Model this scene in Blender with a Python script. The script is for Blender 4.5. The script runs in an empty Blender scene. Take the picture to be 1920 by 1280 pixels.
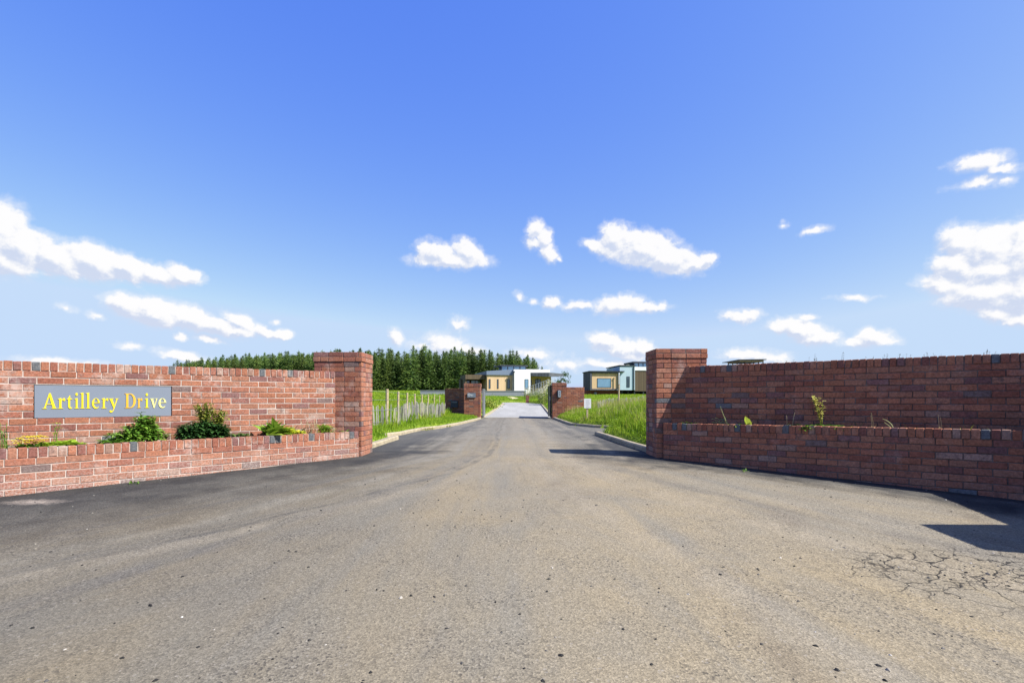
SUN_E = 5.0; EXPO = 1.05; SKY_S = .085; SKY_DUST = 1.0; SKY_OZ = 1.5
KD = SKY_S * 2 ** EXPO
CLOUD_L = tuple(v / KD for v in (1.01, 1.0, 1.0)); CLOUD_D = tuple(v / KD for v in (.64, .71, .88))
import bpy, math, random
import numpy as np
from mathutils import Vector, Matrix
R = math.radians
rng = random.Random(7)
scn = bpy.context.scene
COL = scn.collection

# ------------------------------------------------------------------ helpers
F = 960.0      # focal length in photo pixels (1920 wide)
HY = 748.0     # horizon row
CZ = 1.0       # camera height
def wx(px, Y): return (px - 960.0) / F * Y
def wz(py, Y): return CZ - (py - HY) / F * Y
def P(px, py, Y): return (wx(px, Y), Y, wz(py, Y))

def tag(o, label=None, cat=None, group=None, kind=None):
    if label: o['label'] = label
    if cat: o['category'] = cat
    if group: o['group'] = group
    if kind: o['kind'] = kind
    return o
def empty(name, loc, label=None, cat=None, group=None, rz=0.0):
    o = bpy.data.objects.new(name, None)
    o.location = loc; o.rotation_euler = (0, 0, rz)
    o.empty_display_size = .2
    COL.objects.link(o)
    return tag(o, label, cat, group)
def mat_local(root):
    return (Matrix.Translation(root.location) @ root.rotation_euler.to_matrix().to_4x4()).inverted()

class MB:
    """collects faces in world (or local) space; build() links them as one mesh object"""
    def __init__(s): s.v = []; s.f = []; s.m = []; s.r = []; s.r2 = []
    def face(s, pts, m=0, r=0.5, r2=0.5):
        b = len(s.v); s.v.extend(pts); s.f.append(tuple(range(b, b + len(pts)))); s.m.append(m); s.r.append(r); s.r2.append(r2)
    def poly(s, verts, faces, m=0, r=0.5, r2=0.5):
        b = len(s.v); s.v.extend(verts)
        for f in faces:
            s.f.append(tuple(b + i for i in f)); s.m.append(m); s.r.append(r); s.r2.append(r2)
    def box(s, x0, x1, y0, y1, z0, z1, m=0, r=0.5):
        s.poly([(x0,y0,z0),(x1,y0,z0),(x1,y1,z0),(x0,y1,z0),(x0,y0,z1),(x1,y0,z1),(x1,y1,z1),(x0,y1,z1)],
               [(0,3,2,1),(4,5,6,7),(0,1,5,4),(1,2,6,5),(2,3,7,6),(3,0,4,7)], m, r)
    def tube(s, pts, rad, n=6, m=0, r=0.5, cap=True):
        rings = []
        k = len(pts)
        for i, p in enumerate(pts):
            a = Vector(pts[max(i-1,0)]); b = Vector(pts[min(i+1,k-1)])
            d = (b - a).normalized()
            u = d.cross(Vector((0.13,0.21,1)) if abs(d.z) < .9 else Vector((1,0.1,0))).normalized(); w = d.cross(u)
            rr = rad[i] if isinstance(rad, (list, tuple)) else rad
            rings.append([tuple(Vector(p) + u*math.cos(2*math.pi*j/n)*rr + w*math.sin(2*math.pi*j/n)*rr) for j in range(n)])
        vs = [q for g in rings for q in g]; fs = []
        for i in range(k-1):
            for j in range(n):
                fs.append((i*n+j, i*n+(j+1)%n, (i+1)*n+(j+1)%n, (i+1)*n+j))
        if cap:
            fs.append(tuple(range(n))[::-1]); fs.append(tuple((k-1)*n+j for j in range(n)))
        s.poly(vs, fs, m, r)
    def leaf(s, base, direction, length, width, m=0, r=0.5, bend=.25, fold=.15):
        d = Vector(direction).normalized(); up = Vector((0,0,1))
        side = d.cross(up)
        if side.length < 1e-3: side = Vector((1,0,0))
        side.normalize(); nn = side.cross(d)
        b = Vector(base)
        c1 = b + d*length*.35 + nn*length*.05; c2 = b + d*length*.72 - nn*length*bend*.35; tip = b + d*length - nn*length*bend
        w1 = width*.5; w2 = width*.38
        vs = [b, c1, c1+side*w1+nn*width*fold, c1-side*w1+nn*width*fold, c2, c2+side*w2+nn*width*fold, c2-side*w2+nn*width*fold, tip]
        s.poly([tuple(q) for q in vs], [(0,2,1),(0,1,3),(1,2,5,4),(1,4,6,3),(4,5,7),(4,7,6)], m, r)
    def build(s, name, mats, parent=None, smooth=False):
        me = bpy.data.meshes.new(name)
        vs = s.v
        if parent is not None:
            M = mat_local(parent) if parent.parent is None else mat_local(parent.parent)
            vs = [tuple(M @ Vector(q)) for q in s.v]
        me.from_pydata(vs, [], s.f); me.update()
        if not isinstance(mats, (list, tuple)): mats = [mats]
        for mt in mats: me.materials.append(mt)
        me.polygons.foreach_set('material_index', s.m)
        a = me.attributes.new('rnd', 'FLOAT', 'FACE'); a.data.foreach_set('value', s.r)
        a = me.attributes.new('rnd2', 'FLOAT', 'FACE'); a.data.foreach_set('value', s.r2)
        if smooth: me.polygons.foreach_set('use_smooth', [True]*len(s.f))
        o = bpy.data.objects.new(name, me); COL.objects.link(o)
        if parent is not None: o.parent = parent
        return o
def np_mesh(name, V, tris, rnd, mat, parent=None):
    me = bpy.data.meshes.new(name)
    n = len(V); t = len(tris)
    me.vertices.add(n); me.vertices.foreach_set('co', V.astype(np.float32).ravel())
    me.loops.add(t*3); me.loops.foreach_set('vertex_index', tris.astype(np.int32).ravel())
    me.polygons.add(t); me.polygons.foreach_set('loop_start', np.arange(0, t*3, 3, dtype=np.int32))
    me.polygons.foreach_set('loop_total', np.full(t, 3, dtype=np.int32)) if False else None
    me.update(calc_edges=True)
    a = me.attributes.new('rnd', 'FLOAT', 'FACE'); a.data.foreach_set('value', rnd.astype(np.float32))
    me.materials.append(mat)
    o = bpy.data.objects.new(name, me); COL.objects.link(o)
    if parent is not None: o.parent = parent
    return o

# ------------------------------------------------------------------ node helpers
class NT:
    def __init__(s, name):
        s.mat = bpy.data.materials.new(name); s.mat.use_nodes = True
        s.t = s.mat.node_tree; s.t.nodes.clear()
        s.out = s.t.nodes.new('ShaderNodeOutputMaterial')
    def n(s, typ, **kw):
        nd = s.t.nodes.new(typ)
        for k, v in kw.items(): setattr(nd, k, v)
        return nd
    def link(s, a, b): s.t.links.new(a, b)
    def set(s, sock, v):
        if isinstance(v, bpy.types.NodeSocket): s.link(v, sock)
        else:
            try: sock.default_value = v
            except Exception: sock.default_value = (*v, 1.0)
    def math(s, op, a, b=0.0, c=0.0, clamp=False):
        nd = s.n('ShaderNodeMath', operation=op, use_clamp=clamp)
        s.set(nd.inputs[0], a); s.set(nd.inputs[1], b); s.set(nd.inputs[2], c)
        return nd.outputs[0]
    def mix(s, fac, a, b, blend='MIX'):
        nd = s.n('ShaderNodeMix', data_type='RGBA', blend_type=blend)
        s.set(nd.inputs[0], fac)
        for i, v in ((6, a), (7, b)):
            if isinstance(v, bpy.types.NodeSocket): s.link(v, nd.inputs[i])
            else: nd.inputs[i].default_value = (*v, 1.0) if len(v) == 3 else v
        return nd.outputs[2]
    def ramp(s, fac, stops, interp='LINEAR'):
        nd = s.n('ShaderNodeValToRGB'); nd.color_ramp.interpolation = interp
        e = nd.color_ramp.elements
        while len(e) < len(stops): e.new(0.5)
        for el, (p, c) in zip(e, stops):
            el.position = p; el.color = (*c, 1.0) if len(c) == 3 else c
        s.set(nd.inputs[0], fac)
        return nd.outputs[0]
    def rng(s, v, a, b, c=0.0, d=1.0, smooth=False):
        nd = s.n('ShaderNodeMapRange'); nd.clamp = True
        if smooth: nd.interpolation_type = 'SMOOTHSTEP'
        s.set(nd.inputs[0], v)
        for i, q in zip((1,2,3,4), (a,b,c,d)): s.set(nd.inputs[i], q)
        return nd.outputs[0]
    def noise(s, vec, scale, detail=2.0, rough=.5, dist=0.0):
        nd = s.n('ShaderNodeTexNoise')
        if vec is not None: s.link(vec, nd.inputs['Vector'])
        nd.inputs['Scale'].default_value = scale; nd.inputs['Detail'].default_value = detail
        nd.inputs['Roughness'].default_value = rough; nd.inputs['Distortion'].default_value = dist
        return nd.outputs[0]
    def attr(s, name): return s.n('ShaderNodeAttribute', attribute_name=name).outputs['Fac']
    def pos(s): return s.n('ShaderNodeNewGeometry').outputs['Position']
    def obj(s): return s.n('ShaderNodeTexCoord').outputs['Object']
    def scale(s, vec, sc, rot=None):
        nd = s.n('ShaderNodeMapping'); s.link(vec, nd.inputs[0]); nd.inputs['Scale'].default_value = sc
        if rot: nd.inputs['Rotation'].default_value = rot
        return nd.outputs[0]
    def bump(s, h, strength=.3, dist=.01):
        nd = s.n('ShaderNodeBump'); s.link(h, nd.inputs['Height'])
        nd.inputs['Strength'].default_value = strength; nd.inputs['Distance'].default_value = dist
        return nd.outputs[0]
    def bsdf(s, color, rough=.8, metal=0.0, normal=None, spec=.3):
        nd = s.n('ShaderNodeBsdfPrincipled')
        s.set(nd.inputs['Base Color'], color); s.set(nd.inputs['Roughness'], rough)
        s.set(nd.inputs['Metallic'], metal); s.set(nd.inputs['Specular IOR Level'], spec)
        if normal is not None: s.link(normal, nd.inputs['Normal'])
        s.link(nd.outputs[0], s.out.inputs[0])
        return nd

def simple(name, col, rough=.7, metal=0.0, var=.12, scale=6.0, spec=.3):
    t = NT(name)
    n = t.noise(t.obj(), scale, 5, .6)
    k = t.rng(n, .3, .7, 1-var, 1+var)
    c = t.mix(1.0, col, (1,1,1), 'MULTIPLY')
    m = t.n('ShaderNodeVectorMath', operation='SCALE'); t.link(c, m.inputs[0]); t.link(k, m.inputs['Scale'])
    t.bsdf(m.outputs[0], rough, metal, spec=spec)
    return t.mat

def leaf_mat(name, stops, trans=.35, rough=.55, spec=.25, tree=False):
    t = NT(name)
    r = t.attr('rnd')
    c = t.ramp(r, stops)
    if tree:
        oi = t.n('ShaderNodeObjectInfo'); sv = t.n('ShaderNodeVectorMath', operation='SCALE'); t.link(c, sv.inputs[0]); t.link(t.rng(oi.outputs['Random'], 0, 1, .75, 1.65), sv.inputs['Scale']); c = sv.outputs[0]
    p = t.bsdf(c, rough, spec=spec)
    tr = t.n('ShaderNodeBsdfTranslucent'); t.link(c, tr.inputs[0])
    mx = t.n('ShaderNodeMixShader'); mx.inputs[0].default_value = trans
    t.link(p.outputs[0], mx.inputs[1]); t.link(tr.outputs[0], mx.inputs[2]); t.link(mx.outputs[0], t.out.inputs[0])
    return t.mat

# ------------------------------------------------------------------ materials
def brick_mat(name, efflo=.35, zdirt=0.0, bright=1.0):
    t = NT(name)
    r = t.attr('rnd'); r2 = t.attr('rnd2'); pos = t.pos()
    B = bright
    def c(a, b, d): return (a*B*.95, b*B*1.12, d*B*1.22)
    base = t.ramp(r, [(0.0, c(.270,.088,.048)), (.16, c(.315,.108,.058)), (.34, c(.285,.094,.054)), (.50, c(.240,.074,.044)),
                      (.64, c(.300,.115,.068)), (.78, c(.205,.070,.050)), (.87, c(.185,.074,.062)), (.92, c(.295,.150,.105)),
                      (.95, c(.150,.085,.072)), (.968, c(.105,.095,.095)), (.978, c(.42,.34,.25))], 'CONSTANT')
    # each brick has its own shade, and blotches burnt into it by the kiln
    n1 = t.noise(pos, 11.0, 5, .7); n2 = t.noise(pos, 45.0, 4, .7); n3 = t.noise(pos, 160.0, 3, .7)
    k = t.math('MULTIPLY', t.rng(r2, 0, 1, .86, 1.12), t.rng(n2, .28, .72, .58, 1.38))
    k = t.math('MULTIPLY', k, t.rng(n3, .25, .75, .78, 1.2))
    m = t.n('ShaderNodeVectorMath', operation='SCALE'); t.link(base, m.inputs[0]); t.link(k, m.inputs['Scale'])
    burnt = t.math('MULTIPLY', t.rng(n1, .50, .66), t.rng(r2, .35, .95))
    col = t.mix(t.math('MULTIPLY', burnt, .7), m.outputs[0], (.085, .058, .056))
    # lime bloom
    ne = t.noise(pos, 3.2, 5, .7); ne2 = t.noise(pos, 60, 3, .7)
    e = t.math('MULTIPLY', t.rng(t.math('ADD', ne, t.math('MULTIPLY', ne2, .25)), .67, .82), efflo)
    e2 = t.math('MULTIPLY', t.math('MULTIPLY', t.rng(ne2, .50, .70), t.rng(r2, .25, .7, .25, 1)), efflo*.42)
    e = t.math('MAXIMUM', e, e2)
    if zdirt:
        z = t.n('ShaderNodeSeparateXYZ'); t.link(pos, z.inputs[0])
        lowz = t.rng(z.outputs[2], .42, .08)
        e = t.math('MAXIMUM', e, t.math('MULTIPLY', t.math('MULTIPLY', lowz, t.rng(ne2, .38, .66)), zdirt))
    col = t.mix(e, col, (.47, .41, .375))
    h = t.math('ADD', t.math('MULTIPLY', n2, .6), t.math('MULTIPLY', n3, .4))
    t.bsdf(col, .88, normal=t.bump(h, .55, .006), spec=.2)
    return t.mat
def mortar_mat(name, col, bloom):
    t = NT(name); pos = t.pos()
    n = t.noise(pos, 5.0, 5, .7); n2 = t.noise(pos, 90, 3, .7)
    f = t.math('MULTIPLY', t.rng(n, .42, .66), bloom)
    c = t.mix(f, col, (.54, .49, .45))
    c = t.mix(t.rng(n2, .3, .7, 0, .45), c, tuple(v*.5 for v in col))
    t.bsdf(c, .95, normal=t.bump(n2, .5, .004), spec=.1)
    return t.mat

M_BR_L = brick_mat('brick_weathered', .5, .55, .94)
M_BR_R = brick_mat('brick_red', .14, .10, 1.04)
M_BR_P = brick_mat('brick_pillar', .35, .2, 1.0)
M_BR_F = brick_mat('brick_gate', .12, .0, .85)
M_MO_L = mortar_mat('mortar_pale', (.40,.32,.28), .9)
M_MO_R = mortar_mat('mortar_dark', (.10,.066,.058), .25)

def asphalt():
    t = NT('asphalt'); pos = t.pos()
    sp = t.n('ShaderNodeSeparateXYZ'); t.link(pos, sp.inputs[0]); X, Y = sp.outputs[0], sp.outputs[1]
    flat = t.n('ShaderNodeCombineXYZ'); t.link(X, flat.inputs[0]); t.link(Y, flat.inputs[1]); fl = flat.outputs[0]
    big = t.noise(fl, .55, 4, .6, .6); mid = t.noise(fl, 2.6, 5, .62, .4)
    # width of the apron at this Y: lanes fan out with the walls
    w = t.math('ADD', 2.3, t.math('MULTIPLY', t.math('MAXIMUM', t.math('SUBTRACT', 7.7, Y), 0.0), 1.02))
    ax = t.math('ABSOLUTE', X)
    gap = t.math('SUBTRACT', w, ax)                # metres in from the masonry line
    u = t.math('DIVIDE', X, w)
    lane = t.n('ShaderNodeCombineXYZ'); t.link(t.math('MULTIPLY', u, 9.0), lane.inputs[0]); t.link(t.math('MULTIPLY', Y, .28), lane.inputs[1])
    streak = t.noise(lane.outputs[0], .7, 5, .62, 1.2)
    lane2 = t.n('ShaderNodeCombineXYZ'); t.link(t.math('MULTIPLY', u, 46.0), lane2.inputs[0]); t.link(t.math('MULTIPLY', Y, .5), lane2.inputs[1])
    streak2 = t.noise(lane2.outputs[0], 1.0, 3, .6, .5)
    wob = t.math('ADD', t.math('MULTIPLY', t.math('SUBTRACT', big, .5), 2.8), t.math('MULTIPLY', t.math('SUBTRACT', mid, .5), 1.2))
    wob = t.math('ADD', wob, t.math('MULTIPLY', t.math('SUBTRACT', streak, .5), 1.6))
    side = t.rng(X, -1.0, 1.0, 1.0, 0.0)           # dark clean tarmac is wider on the left
    reach = t.math('ADD', t.math('MULTIPLY', t.math('MULTIPLY', side, 1.9), t.rng(Y, 8.0, 5.2)), 1.3)
    dust = t.rng(t.math('ADD', gap, wob), t.math('MULTIPLY', reach, .22), t.math('MULTIPLY', reach, 1.3), 0, 1, True)
    nearl = t.math('MULTIPLY', t.rng(t.math('ADD', X, t.math('MULTIPLY', wob, .5)), .4, -2.2), t.rng(Y, 7.0, 4.0))
    dust = t.math('MULTIPLY', dust, t.math('SUBTRACT', 1.0, t.math('MULTIPLY', nearl, .38)))
    far = t.rng(t.math('ADD', Y, t.math('MULTIPLY', wob, 1.5)), 7.5, 14)
    dark = t.mix(t.rng(mid, .35, .7), (.027,.027,.027), (.050,.049,.046))
    tan = t.mix(t.rng(big, .35, .65), (.230,.186,.118), (.184,.161,.120))
    tan = t.mix(t.rng(streak, .42, .66, 0, .85), tan, (.154,.144,.121))
    brown = t.math('MULTIPLY', t.rng(t.noise(t.scale(fl, (.8,.5,1), (0,0,.6)), 1.0, 4, .6), .55, .72), t.rng(X, -.5, 1.0))
    tan = t.mix(t.math('MULTIPLY', brown, .75), tan, (.128,.100,.070))
    base = t.mix(dust, dark, tan)
    base = t.mix(t.math('MULTIPLY', far, .62), base, t.mix(t.rng(streak, .4, .65), (.125,.120,.110), (.190,.176,.146)))
    tyre = t.math('MULTIPLY', t.rng(streak2, .57, .70), t.rng(mid, .4, .6))
    base = t.mix(t.math('MULTIPLY', tyre, .30), base, (.062,.060,.057))
    tyre_l = t.math('MULTIPLY', t.rng(streak2, .42, .30), t.rng(big, .4, .6))
    base = t.mix(t.math('MULTIPLY', tyre_l, .30), base, (.20,.176,.142))
    # sweeps left by turning tyres
    for (x0_, k_, w_, am, cc) in ((-.35,.15,.045,.50,(.055,.053,.05)),(-.47,.15,.03,.35,(.07,.067,.063)),(.1,.17,.13,.34,(.24,.207,.155)),(-1.0,.13,.10,.28,(.22,.20,.16)),(-.6,.10,.10,.35,(.085,.08,.075)),(-1.3,.16,.06,.4,(.07,.067,.064)),
                                  (.7,-.12,.16,.5,(.25,.21,.15)),(1.15,-.14,.12,.4,(.105,.092,.076)),(.3,-.05,.12,.4,(.25,.215,.16)),(1.6,-.13,.10,.4,(.23,.20,.15))):
        d_ = t.math('POWER', t.math('MAXIMUM', t.math('SUBTRACT', 8.2, Y), 0.0), 1.75)
        cx_ = t.math('MULTIPLY_ADD', d_, -k_, x0_)
        off = t.math('ABSOLUTE', t.math('ADD', t.math('SUBTRACT', X, cx_), t.math('MULTIPLY', t.math('SUBTRACT', big, .5), .35)))
        mk = t.math('MULTIPLY', t.rng(off, w_*1.6, w_*.3, 0, 1, True), t.rng(mid, .36, .58))
        base = t.mix(t.math('MULTIPLY', mk, am), base, cc)
    px_ = t.math('DIVIDE', t.math('ADD', X, 4.42), .30); py_ = t.math('DIVIDE', t.math('SUBTRACT', Y, 4.74), .11)
    pr_ = t.math('SQRT', t.math('ADD', t.math('MULTIPLY', px_, px_), t.math('MULTIPLY', py_, py_)))
    base = t.mix(t.math('MULTIPLY', t.rng(t.math('ADD', pr_, t.math('MULTIPLY', t.noise(fl, 16, 4, .7), 1.6)), 1.9, .9), .75), base, (.30,.25,.21))
    # aggregate: stone chips of many tones
    vo = t.n('ShaderNodeTexVoronoi'); t.link(fl, vo.inputs['Vector']); vo.inputs['Scale'].default_value = 95
    sc = t.n('ShaderNodeSeparateColor'); t.link(vo.outputs['Color'], sc.inputs[0])
    chip = t.rng(sc.outputs[0], 0, 1, .78, 1.22)
    fine = t.rng(t.noise(fl, 190, 3, .8), .28, .72, .60, 1.38)
    gran = t.math('MULTIPLY', t.rng(t.noise(fl, 40, 4, .85), .30, .70, .84, 1.14), t.rng(t.noise(fl, 105, 3, .85), .30, .70, .66, 1.34))
    k = t.math('MULTIPLY', t.math('MULTIPLY', chip, fine), gran)
    m = t.n('ShaderNodeVectorMath', operation='SCALE'); t.link(base, m.inputs[0]); t.link(k, m.inputs['Scale'])
    col = m.outputs[0]
    patch = t.rng(t.noise(fl, 1.7, 4, .6), .42, .62)
    holes = t.math('MULTIPLY', t.math('GREATER_THAN', sc.outputs[1], .86), patch)
    col = t.mix(t.math('MULTIPLY', holes, .62), col, (.035,.032,.03))
    col = t.mix(t.math('MULTIPLY', t.math('GREATER_THAN', sc.outputs[2], .988), t.rng(dust, 0, 1, .12, .4)), col, (.30,.27,.23))
    # alligator cracking on the right of the apron
    warp = t.n('ShaderNodeVectorMath', operation='ADD'); t.link(fl, warp.inputs[0])
    nz = t.n('ShaderNodeTexNoise'); t.link(fl, nz.inputs['Vector']); nz.inputs['Scale'].default_value = 5; nz.inputs['Detail'].default_value = 4
    sw = t.n('ShaderNodeVectorMath', operation='SCALE'); t.link(nz.outputs['Color'], sw.inputs[0]); sw.inputs['Scale'].default_value = .22
    t.link(sw.outputs[0], warp.inputs[1])
    def cracks(scale, width):
        v = t.n('ShaderNodeTexVoronoi', feature='DISTANCE_TO_EDGE'); t.link(warp.outputs[0], v.inputs['Vector']); v.inputs['Scale'].default_value = scale
        return t.rng(v.outputs['Distance'], width, width*.25)
    cr = t.math('MAXIMUM', cracks(4.6, .036), t.math('MULTIPLY', cracks(10.5, .065), t.rng(mid, .45, .6)))
    dx = t.math('DIVIDE', t.math('SUBTRACT', X, 3.0), 1.15); dy = t.math('DIVIDE', t.math('SUBTRACT', Y, 3.15), .62)
    rr = t.math('SQRT', t.math('ADD', t.math('MULTIPLY', dx, dx), t.math('MULTIPLY', dy, dy)))
    cm = t.math('MULTIPLY', t.rng(t.math('ADD', rr, t.math('MULTIPLY', t.math('SUBTRACT', mid, .5), 1.4)), 1.1, .55), t.rng(t.noise(fl, 13, 3, .6), .34, .46))
    ck = t.math('MULTIPLY', cr, cm)
    col = t.mix(t.math('MULTIPLY', ck, .97), col, (.014,.013,.012))
    h = t.math('ADD', t.math('MULTIPLY', vo.outputs['Distance'], .8), t.math('MULTIPLY', t.noise(fl, 210, 3, .8), .6))
    h = t.math('SUBTRACT', h, t.math('MULTIPLY', ck, 1.5))
    t.bsdf(col, .92, normal=t.bump(h, .35, .008), spec=.2)
    return t.mat
M_ASPH = asphalt()

def gravel_mat():
    t = NT('gravel'); pos = t.pos()
    n = t.noise(pos, 26, 4, .8); b = t.noise(t.scale(pos, (1.2,.16,1)), 1.0, 4, .6)
    c = t.mix(t.rng(n, .3, .7), (.19,.187,.178), (.325,.32,.305))
    c = t.mix(t.rng(b, .45, .7, 0, .5), c, (.365,.36,.345))
    t.bsdf(c, .95, normal=t.bump(n, .5, .02)); return t.mat
M_GRAVEL = gravel_mat()
def ground_mat():
    t = NT('meadow_ground'); pos = t.pos()
    a = t.noise(pos, .09, 5, .6, .5); b = t.noise(pos, 1.3, 6, .7); c = t.noise(t.scale(pos, (1,.35,1)), 7, 5, .8)
    col = t.mix(t.rng(b, .3, .7), (.11,.19,.014), (.19,.27,.022))
    col = t.mix(t.rng(a, .4, .65), col, (.19,.235,.022))
    col = t.mix(t.rng(c, .45, .72, 0, .6), col, (.055,.105,.012))
    col = t.mix(t.rng(t.noise(pos, 3.1, 4, .7), .64, .74, 0, .5), col, (.30,.27,.06))
    t.bsdf(col, .95, normal=t.bump(c, .8, .12), spec=.1); return t.mat
M_GROUND = ground_mat()
M_GRASS = leaf_mat('grass_blades', [(0,(.085,.175,.010)), (.3,(.150,.265,.012)), (.6,(.22,.335,.018)), (.82,(.29,.355,.03)), (.93,(.30,.28,.08)), (1,(.40,.34,.16))], .45)
M_STEMDRY = leaf_mat('dry_stems', [(0,(.22,.17,.09)), (1,(.42,.34,.2))], .2)
M_SEED = leaf_mat('seed_heads', [(0,(.07,.06,.035)), (1,(.2,.16,.09))], .2)
M_KERB = simple('concrete_kerb', (.29,.245,.17), .9, var=.3, scale=9)
M_SOIL = simple('soil', (.05,.035,.025), .95, var=.5, scale=30)
# ------------------------------------------------------------------ camera, sun, sky
cam_d = bpy.data.cameras.new('camera'); cam = bpy.data.objects.new('camera', cam_d); COL.objects.link(cam)
cam.location = (0, 0, CZ); cam.rotation_euler = (R(90), 0, 0)
cam_d.lens = 18.0; cam_d.sensor_width = 36.0; cam_d.sensor_fit = 'HORIZONTAL'
cam_d.shift_y = (HY - 640.0) / 1920.0
cam_d.clip_start = .05; cam_d.clip_end = 6000
scn.camera = cam
SUN = Vector((1.526, -.62, 1.62)).normalized()
sd = bpy.data.lights.new('sun', 'SUN'); sd.energy = SUN_E; sd.angle = R(.5); sd.color = (1.0, .955, .88)
so = bpy.data.objects.new('sun', sd); COL.objects.link(so); so.location = (30, -12, 32)
so.rotation_euler = SUN.to_track_quat('Z', 'Y').to_euler()
scn.view_settings.view_transform = 'Standard'; scn.view_settings.look = 'None'
scn.view_settings.gamma = 1.0; scn.view_settings.use_curve_mapping = False
scn.view_settings.exposure = EXPO

# clouds: each is a puff (centre x, y, radii x, y in photo pixels, tilt in degrees, weight), turned into azimuth/elevation
PUFFS = [
 (0,432,52,46,20,1.1),(40,462,62,34,25,1.1),(110,484,74,28,12,1),(180,492,74,28,8,1.1),(240,503,60,22,14,1),(292,515,58,15,6,.95),(346,517,36,15,12,1.0),
 (10,490,70,24,8,.9),(92,515,16,8,0,.4),(30,510,20,7,0,.35),
 (240,574,44,18,15,1.05),(292,586,66,23,9,1.15),(352,597,62,19,14,1.1),(405,610,55,15,15,1),(448,621,34,9,5,.9),(452,603,34,11,25,.8),(495,622,24,10,20,.95),(524,627,24,8,0,.95),
 (820,474,38,18,10,1.0),(878,473,32,17,25,1.0),(845,488,70,13,0,.95),
 (1004,428,16,15,20,.8),(1021,446,15,16,-20,.8),(1003,456,22,9,10,.65),(1028,473,20,13,40,.8),(1048,486,8,4,40,.5),
 (1152,447,30,22,10,1.0),(1205,466,72,28,14,1.2),(1255,487,62,22,12,1.1),(1302,495,36,11,0,.85),(1327,486,18,11,0,.85),(1112,460,22,9,25,.75),(1140,470,40,12,20,.7),
 (1034,568,18,10,0,.8),(1085,573,34,8,-4,.75),(1160,571,48,15,-4,.95),(1215,577,40,9,0,.75),(1240,573,12,9,0,.7),
 (1140,641,40,14,15,.95),(1168,655,56,15,10,1.0),(1203,654,22,15,0,.9),(1130,682,70,9,0,.45),(1070,684,70,10,0,.4),
 (1800,452,44,24,10,1.0),(1855,468,70,38,8,1.05),(1930,480,80,52,8,1.15),(1795,500,54,24,10,.95),(1855,512,80,34,10,1.05),(1770,532,50,18,12,.8),(1850,548,95,32,10,1.0),
 (1930,548,80,44,12,1.05),(1865,585,55,13,12,.75),(1915,597,50,13,5,.8),(1990,500,70,70,0,1.0),(1775,508,30,12,0,.7),
 (1838,303,52,13,8,.72),(1880,316,36,8,8,.6),(1840,342,56,9,4,.48),(1885,338,24,7,0,.45),
 (1388,592,38,11,5,.8),(1500,617,52,15,18,.9),(1535,634,50,12,8,.85),(1470,612,34,12,10,.6),(1514,594,22,6,0,.65),(1634,633,34,14,0,.95),(1600,640,34,8,0,.5),(1660,640,28,7,0,.6),
 (1527,432,26,6,-4,.5),(1470,422,8,5,0,.4),(1400,666,52,11,0,.65),(1450,672,40,9,0,.4),(1610,559,34,5,5,.4),
 (335,666,40,9,12,.75),(370,676,30,8,0,.5),(242,649,24,6,0,.55),(394,635,28,6,8,.65),(338,631,16,5,0,.5),(90,678,70,6,0,.5),(150,680,50,5,0,.45),
 (742,632,12,15,-20,.65),(838,646,44,16,10,.7),(858,608,20,11,0,.45),(870,655,40,10,10,.6),(1000,664,48,9,0,.5),(790,650,30,8,0,.4),(975,557,10,6,30,.4),(1002,567,10,4,0,.35),
 (124,578,18,7,10,.45),(180,592,14,6,0,.4),(517,605,8,4,0,.4),
]
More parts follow.
